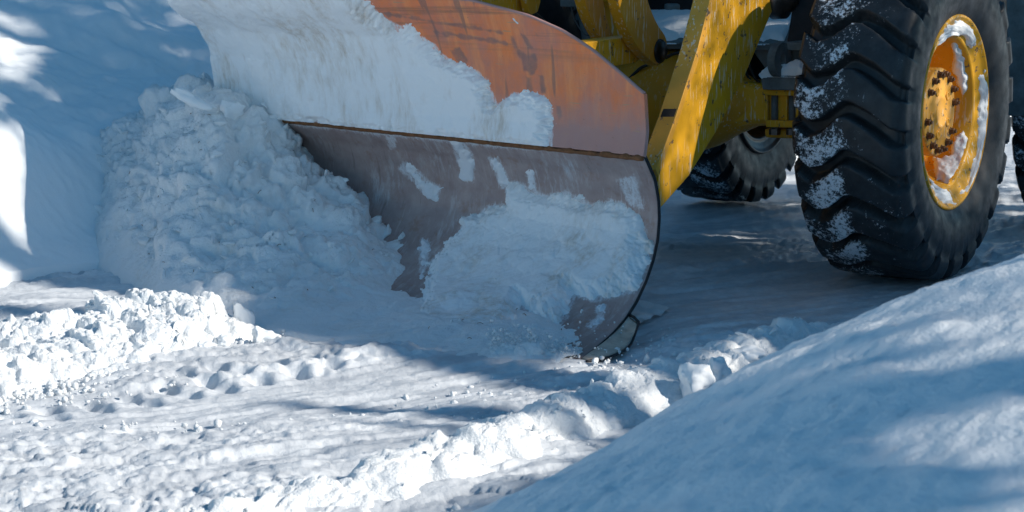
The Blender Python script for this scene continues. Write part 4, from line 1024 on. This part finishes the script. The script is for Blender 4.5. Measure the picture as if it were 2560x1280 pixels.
def lit_test(P):
    """True where a leaf at P would shade a spot that the photograph shows in the sun"""
    out = np.zeros(len(P), bool); done = np.zeros(len(P), bool)
    pos = P.copy(); step = 0.07
    # start just above the tallest terrain
    t0 = np.clip((P[:, 2] - 2.4) / TOSUN[2], 0, None); pos = P - TOSUN * t0[:, None]
    for a_, b_ in ((0, 1), (1, 0)):                          # fill small holes of the height map
        HM[:] = np.where(HM < -5, np.maximum(np.roll(HM, 1, a_), np.roll(HM, -1, a_)), HM)
    for k in range(110):
        idx = np.where(~done)[0]
        if len(idx) == 0: break
        pos[idx] -= TOSUN * step; c = pos[idx]
        i_ = np.clip(((c[:, 0] - HMX) / HMS).astype(int), 0, 499); j_ = np.clip(((c[:, 1] - HMY) / HMS).astype(int), 0, 599)
        inside = (c[:, 0] > HMX) & (c[:, 0] < HMX + 10) & (c[:, 1] > HMY) & (c[:, 1] < HMY + 12)
        hit = c[:, 2] < np.where(inside, np.maximum(HM[i_, j_], -0.2), -0.45) + 0.02
        done[idx[hit]] = True
    q = proj(pos)
    o = (in_any(q, lit[:1], 15) | in_any(q, lit[-7:], 3) | in_any(q, lit[1:-7], -1)) 
    fr = (q[:, 0] > 1100) & (q[:, 1] > 600)                  # soft broken light on the blurred bank
    out |= o & done
    seen = (q[:, 0] > -250) & (q[:, 0] < 2800) & (q[:, 1] > -250) & (q[:, 1] < np.where(q[:, 0] > 900, 2600, 1500))
    out |= ~seen & (np.random.default_rng(3).random(len(P)) > 0.22)
    nb = 0.6 * fbm(np.stack([pos[:, 0] * 2.2, pos[:, 1] * 2.2, pos[:, 0] * 0], -1), 3, 77) + 0.85 * sstep(1700, 2500, q[:, 0]) * sstep(1350, 800, q[:, 1]) + 0.45 * sstep(1900, 2560, q[:, 0]) - 0.5 * sstep(1900, 1400, q[:, 0])
    fine = fr & (nb > 0.38) & (((pos[:, :2] - R0) @ RIDGEN) > 0.75)
    for polys, p0, n in ((arm_lit, ARM, LM), (hub_lit, mc(0, LF + 0.10, 0), LM), (deck_lit, DP, DN)):
        t_ = ((P - p0) @ n) / (TOSUN @ n); h = P - TOSUN * t_[:, None]
        out |= in_any(proj(h), polys, 2)
    # broken light on the loader itself
    rnd = np.random.default_rng(9).random(len(P))
    for polys, p0, n, pr in (([[(1740, -80), (1990, -80), (1720, 450), (1640, 530), (1600, 420)]], ARM, LM, 0.45), ([[(2300, 30), (2520, 30), (2520, 560), (2300, 560)]], mc(0, LF + 0.15, 0), LM, 0.35),
                         ([[(1420, -60), (1680, -60), (1680, 180), (1420, 180)]], mc(0, 0.1, 0), LM, 0.45), ([[(1590, 120), (2010, 190), (2010, 330), (1620, 400)]], mc(0.08, 0, 0), FW, 0.5)):
        t_ = ((P - p0) @ n) / (TOSUN @ n); h = P - TOSUN * t_[:, None]
        inp = in_any(proj(h), polys, 0); out |= inp & (rnd < pr); fine |= inp
    return out, fine
def conifer(x, y, hgt, rad_, seed, label, n=26000, zlow=0.6, rb=0.15, rt=0.09, z0=0.0, cull=True, droop=0.22):
    r = np.random.default_rng(seed); root = empty('conifer_tree', (x, y, z0)); tag(root, label, 'tree', 'trees right of the road' if cull else 'trees on the far bank')
    bm = bmesh.new(); tube(bm, [(x + 0.05 * math.sin(k), y + 0.04 * math.cos(2 * k), z0 + (hgt - z0) * k / 10) for k in range(11)], [0.15 * (1 - 0.09 * k) + 0.01 for k in range(11)], 10)
    bm_obj('trunk', bm, M['bark'], root, True)
    z = zlow + (hgt - zlow) * (1 - np.sqrt(r.random(n)))
    lay = (z * 2.2 + r.normal(size=n) * 0.08); z = z + 0.0
    rr = rad_ * np.clip(1 - (z - zlow) / (hgt - zlow), 0, 1) ** 0.75 * (0.82 + 0.25 * np.sin(lay * 6.28)) * np.sqrt(r.random(n)); th = r.random(n) * 2 * np.pi
    P = np.stack([x + rr * np.cos(th), y + rr * np.sin(th), z - droop * rr], -1)
    fine = np.zeros(n, bool)
    if cull: o_, fine = lit_test(P); P = P[~o_]; fine = fine[~o_]
    n = len(P)
    # each twig: a bent pair of narrow blades hanging outwards
    dirv = P - np.array([x, y, 0]); dirv[:, 2] = -0.25 * np.linalg.norm(dirv[:, :2], axis=1) + r.normal(size=n) * 0.1
    dirv += r.normal(size=(n, 3)) * 0.35; dirv /= np.linalg.norm(dirv, axis=1, keepdims=True)
    sd2 = np.cross(dirv, r.normal(size=(n, 3))); sd2 /= np.linalg.norm(sd2, axis=1, keepdims=True)
    sz_ = np.where(fine, 0.42, 1.0)[:, None]; ln = r.uniform(0.05, 0.09, n)[:, None] * sz_; wd_ = r.uniform(0.022, 0.036, n)[:, None] * sz_
    V = np.stack([P - dirv * ln, P + sd2 * wd_, P + dirv * ln, P - sd2 * wd_], 1).reshape(-1, 3)
    me = npmesh('crown', V, np.arange(4 * n).reshape(n, 4), False); me.materials.append(M['needles'])
    link('crown', me, None, root)
    return root
trees = [(7.0, 4.3, 13.0, 2.6), (6.8, 6.2, 15.0, 2.7), (7.2, 2.42, 5.1, 2.2), (8.4, 7.9, 15.0, 2.8), (9.4, 5.2, 12.5, 2.8), (6.9, 0.8, 10.0, 2.4), (9.4, 3.0, 12.0, 2.8)]
tlab = ['dense snow dusted conifer beside the front wheel, out of frame', 'tall conifer behind the front tyre, out of frame right', 'slim conifer by the road edge, out of frame right', 'broad conifer level with the rear wheel, out of frame',
        'tallest conifer in the second row, out of frame right', 'short conifer nearest the camera, out of frame right', 'conifer of the second row near the camera, out of frame']
for k, ((x, y, h_, r_), lb) in enumerate(zip(trees, tlab)):
    conifer(x, y, h_, r_, 500 + k, lb, 12000 if h_ < 8 else 26000 if h_ < 12.9 else 38000)

def bare_tree(path, radii, branches, label):
    root = empty('bare_tree', path[0]); tag(root, label, 'tree', 'bare trees right of the road')
    bm = bmesh.new(); tube(bm, smooth_path(path, 5), np.interp(np.linspace(0, 1, 5 * (len(path) - 1) + 1), np.linspace(0, 1, len(radii)), radii), 10); bm_obj('trunk', bm, M['bark'], root, True)
    for pts, r0 in branches:
        bm = bmesh.new(); P_ = smooth_path(pts, 4); tube(bm, P_, np.linspace(r0, r0 * 0.3, len(P_)), 7); bm_obj('branch', bm, M['bark'], root, True)
def back(px, py, xs):
    """the point at world x = xs whose shadow falls on the road at that pixel"""
    g = ground(px, py); return g + TOSUN * ((xs - g[0]) / TOSUN[0])
p0, p1, p2, p3 = back(1640, 985, 7.5), back(1400, 958, 7.5), back(1100, 915, 7.52), back(860, 890, 7.55)
bare_tree([(p0[0] + .1, p0[1] - .35, 0), (p0[0] + .05, p0[1] - .15, 2.4), p0, p1, p2, p3], [0.17, 0.14, 0.115, 0.10, 0.075, 0.03],
          [([p1, p1 + np.array([.2, .35, .25]), p1 + np.array([.3, .7, .7])], 0.02), ([p0, p0 + np.array([-.2, -.4, .1]), p0 + np.array([-.4, -.8, .3])], 0.022)], 'leaning bare tree by the road edge, out of frame right')
p0, p1, p2, p3 = back(1440, 1056, 6.9), back(1200, 1045, 6.9), back(900, 1024, 6.92), back(650, 1010, 6.95)
b1, b2 = back(1400, 1075, 6.85), back(1000, 1052, 6.8)
bare_tree([(p0[0] + .1, p0[1] - .1, 0), (p0[0] + .05, p0[1] - .05, 2.4), p0, p1, p2, p3], [0.13, 0.10, 0.070, 0.06, 0.045, 0.02],
          [([p0 - np.array([0, 0, .35]), b1, b2], 0.035), ([p1, p1 + np.array([.3, .1, .3])], 0.012)], 'slender bare tree nearest the camera, out of frame right')
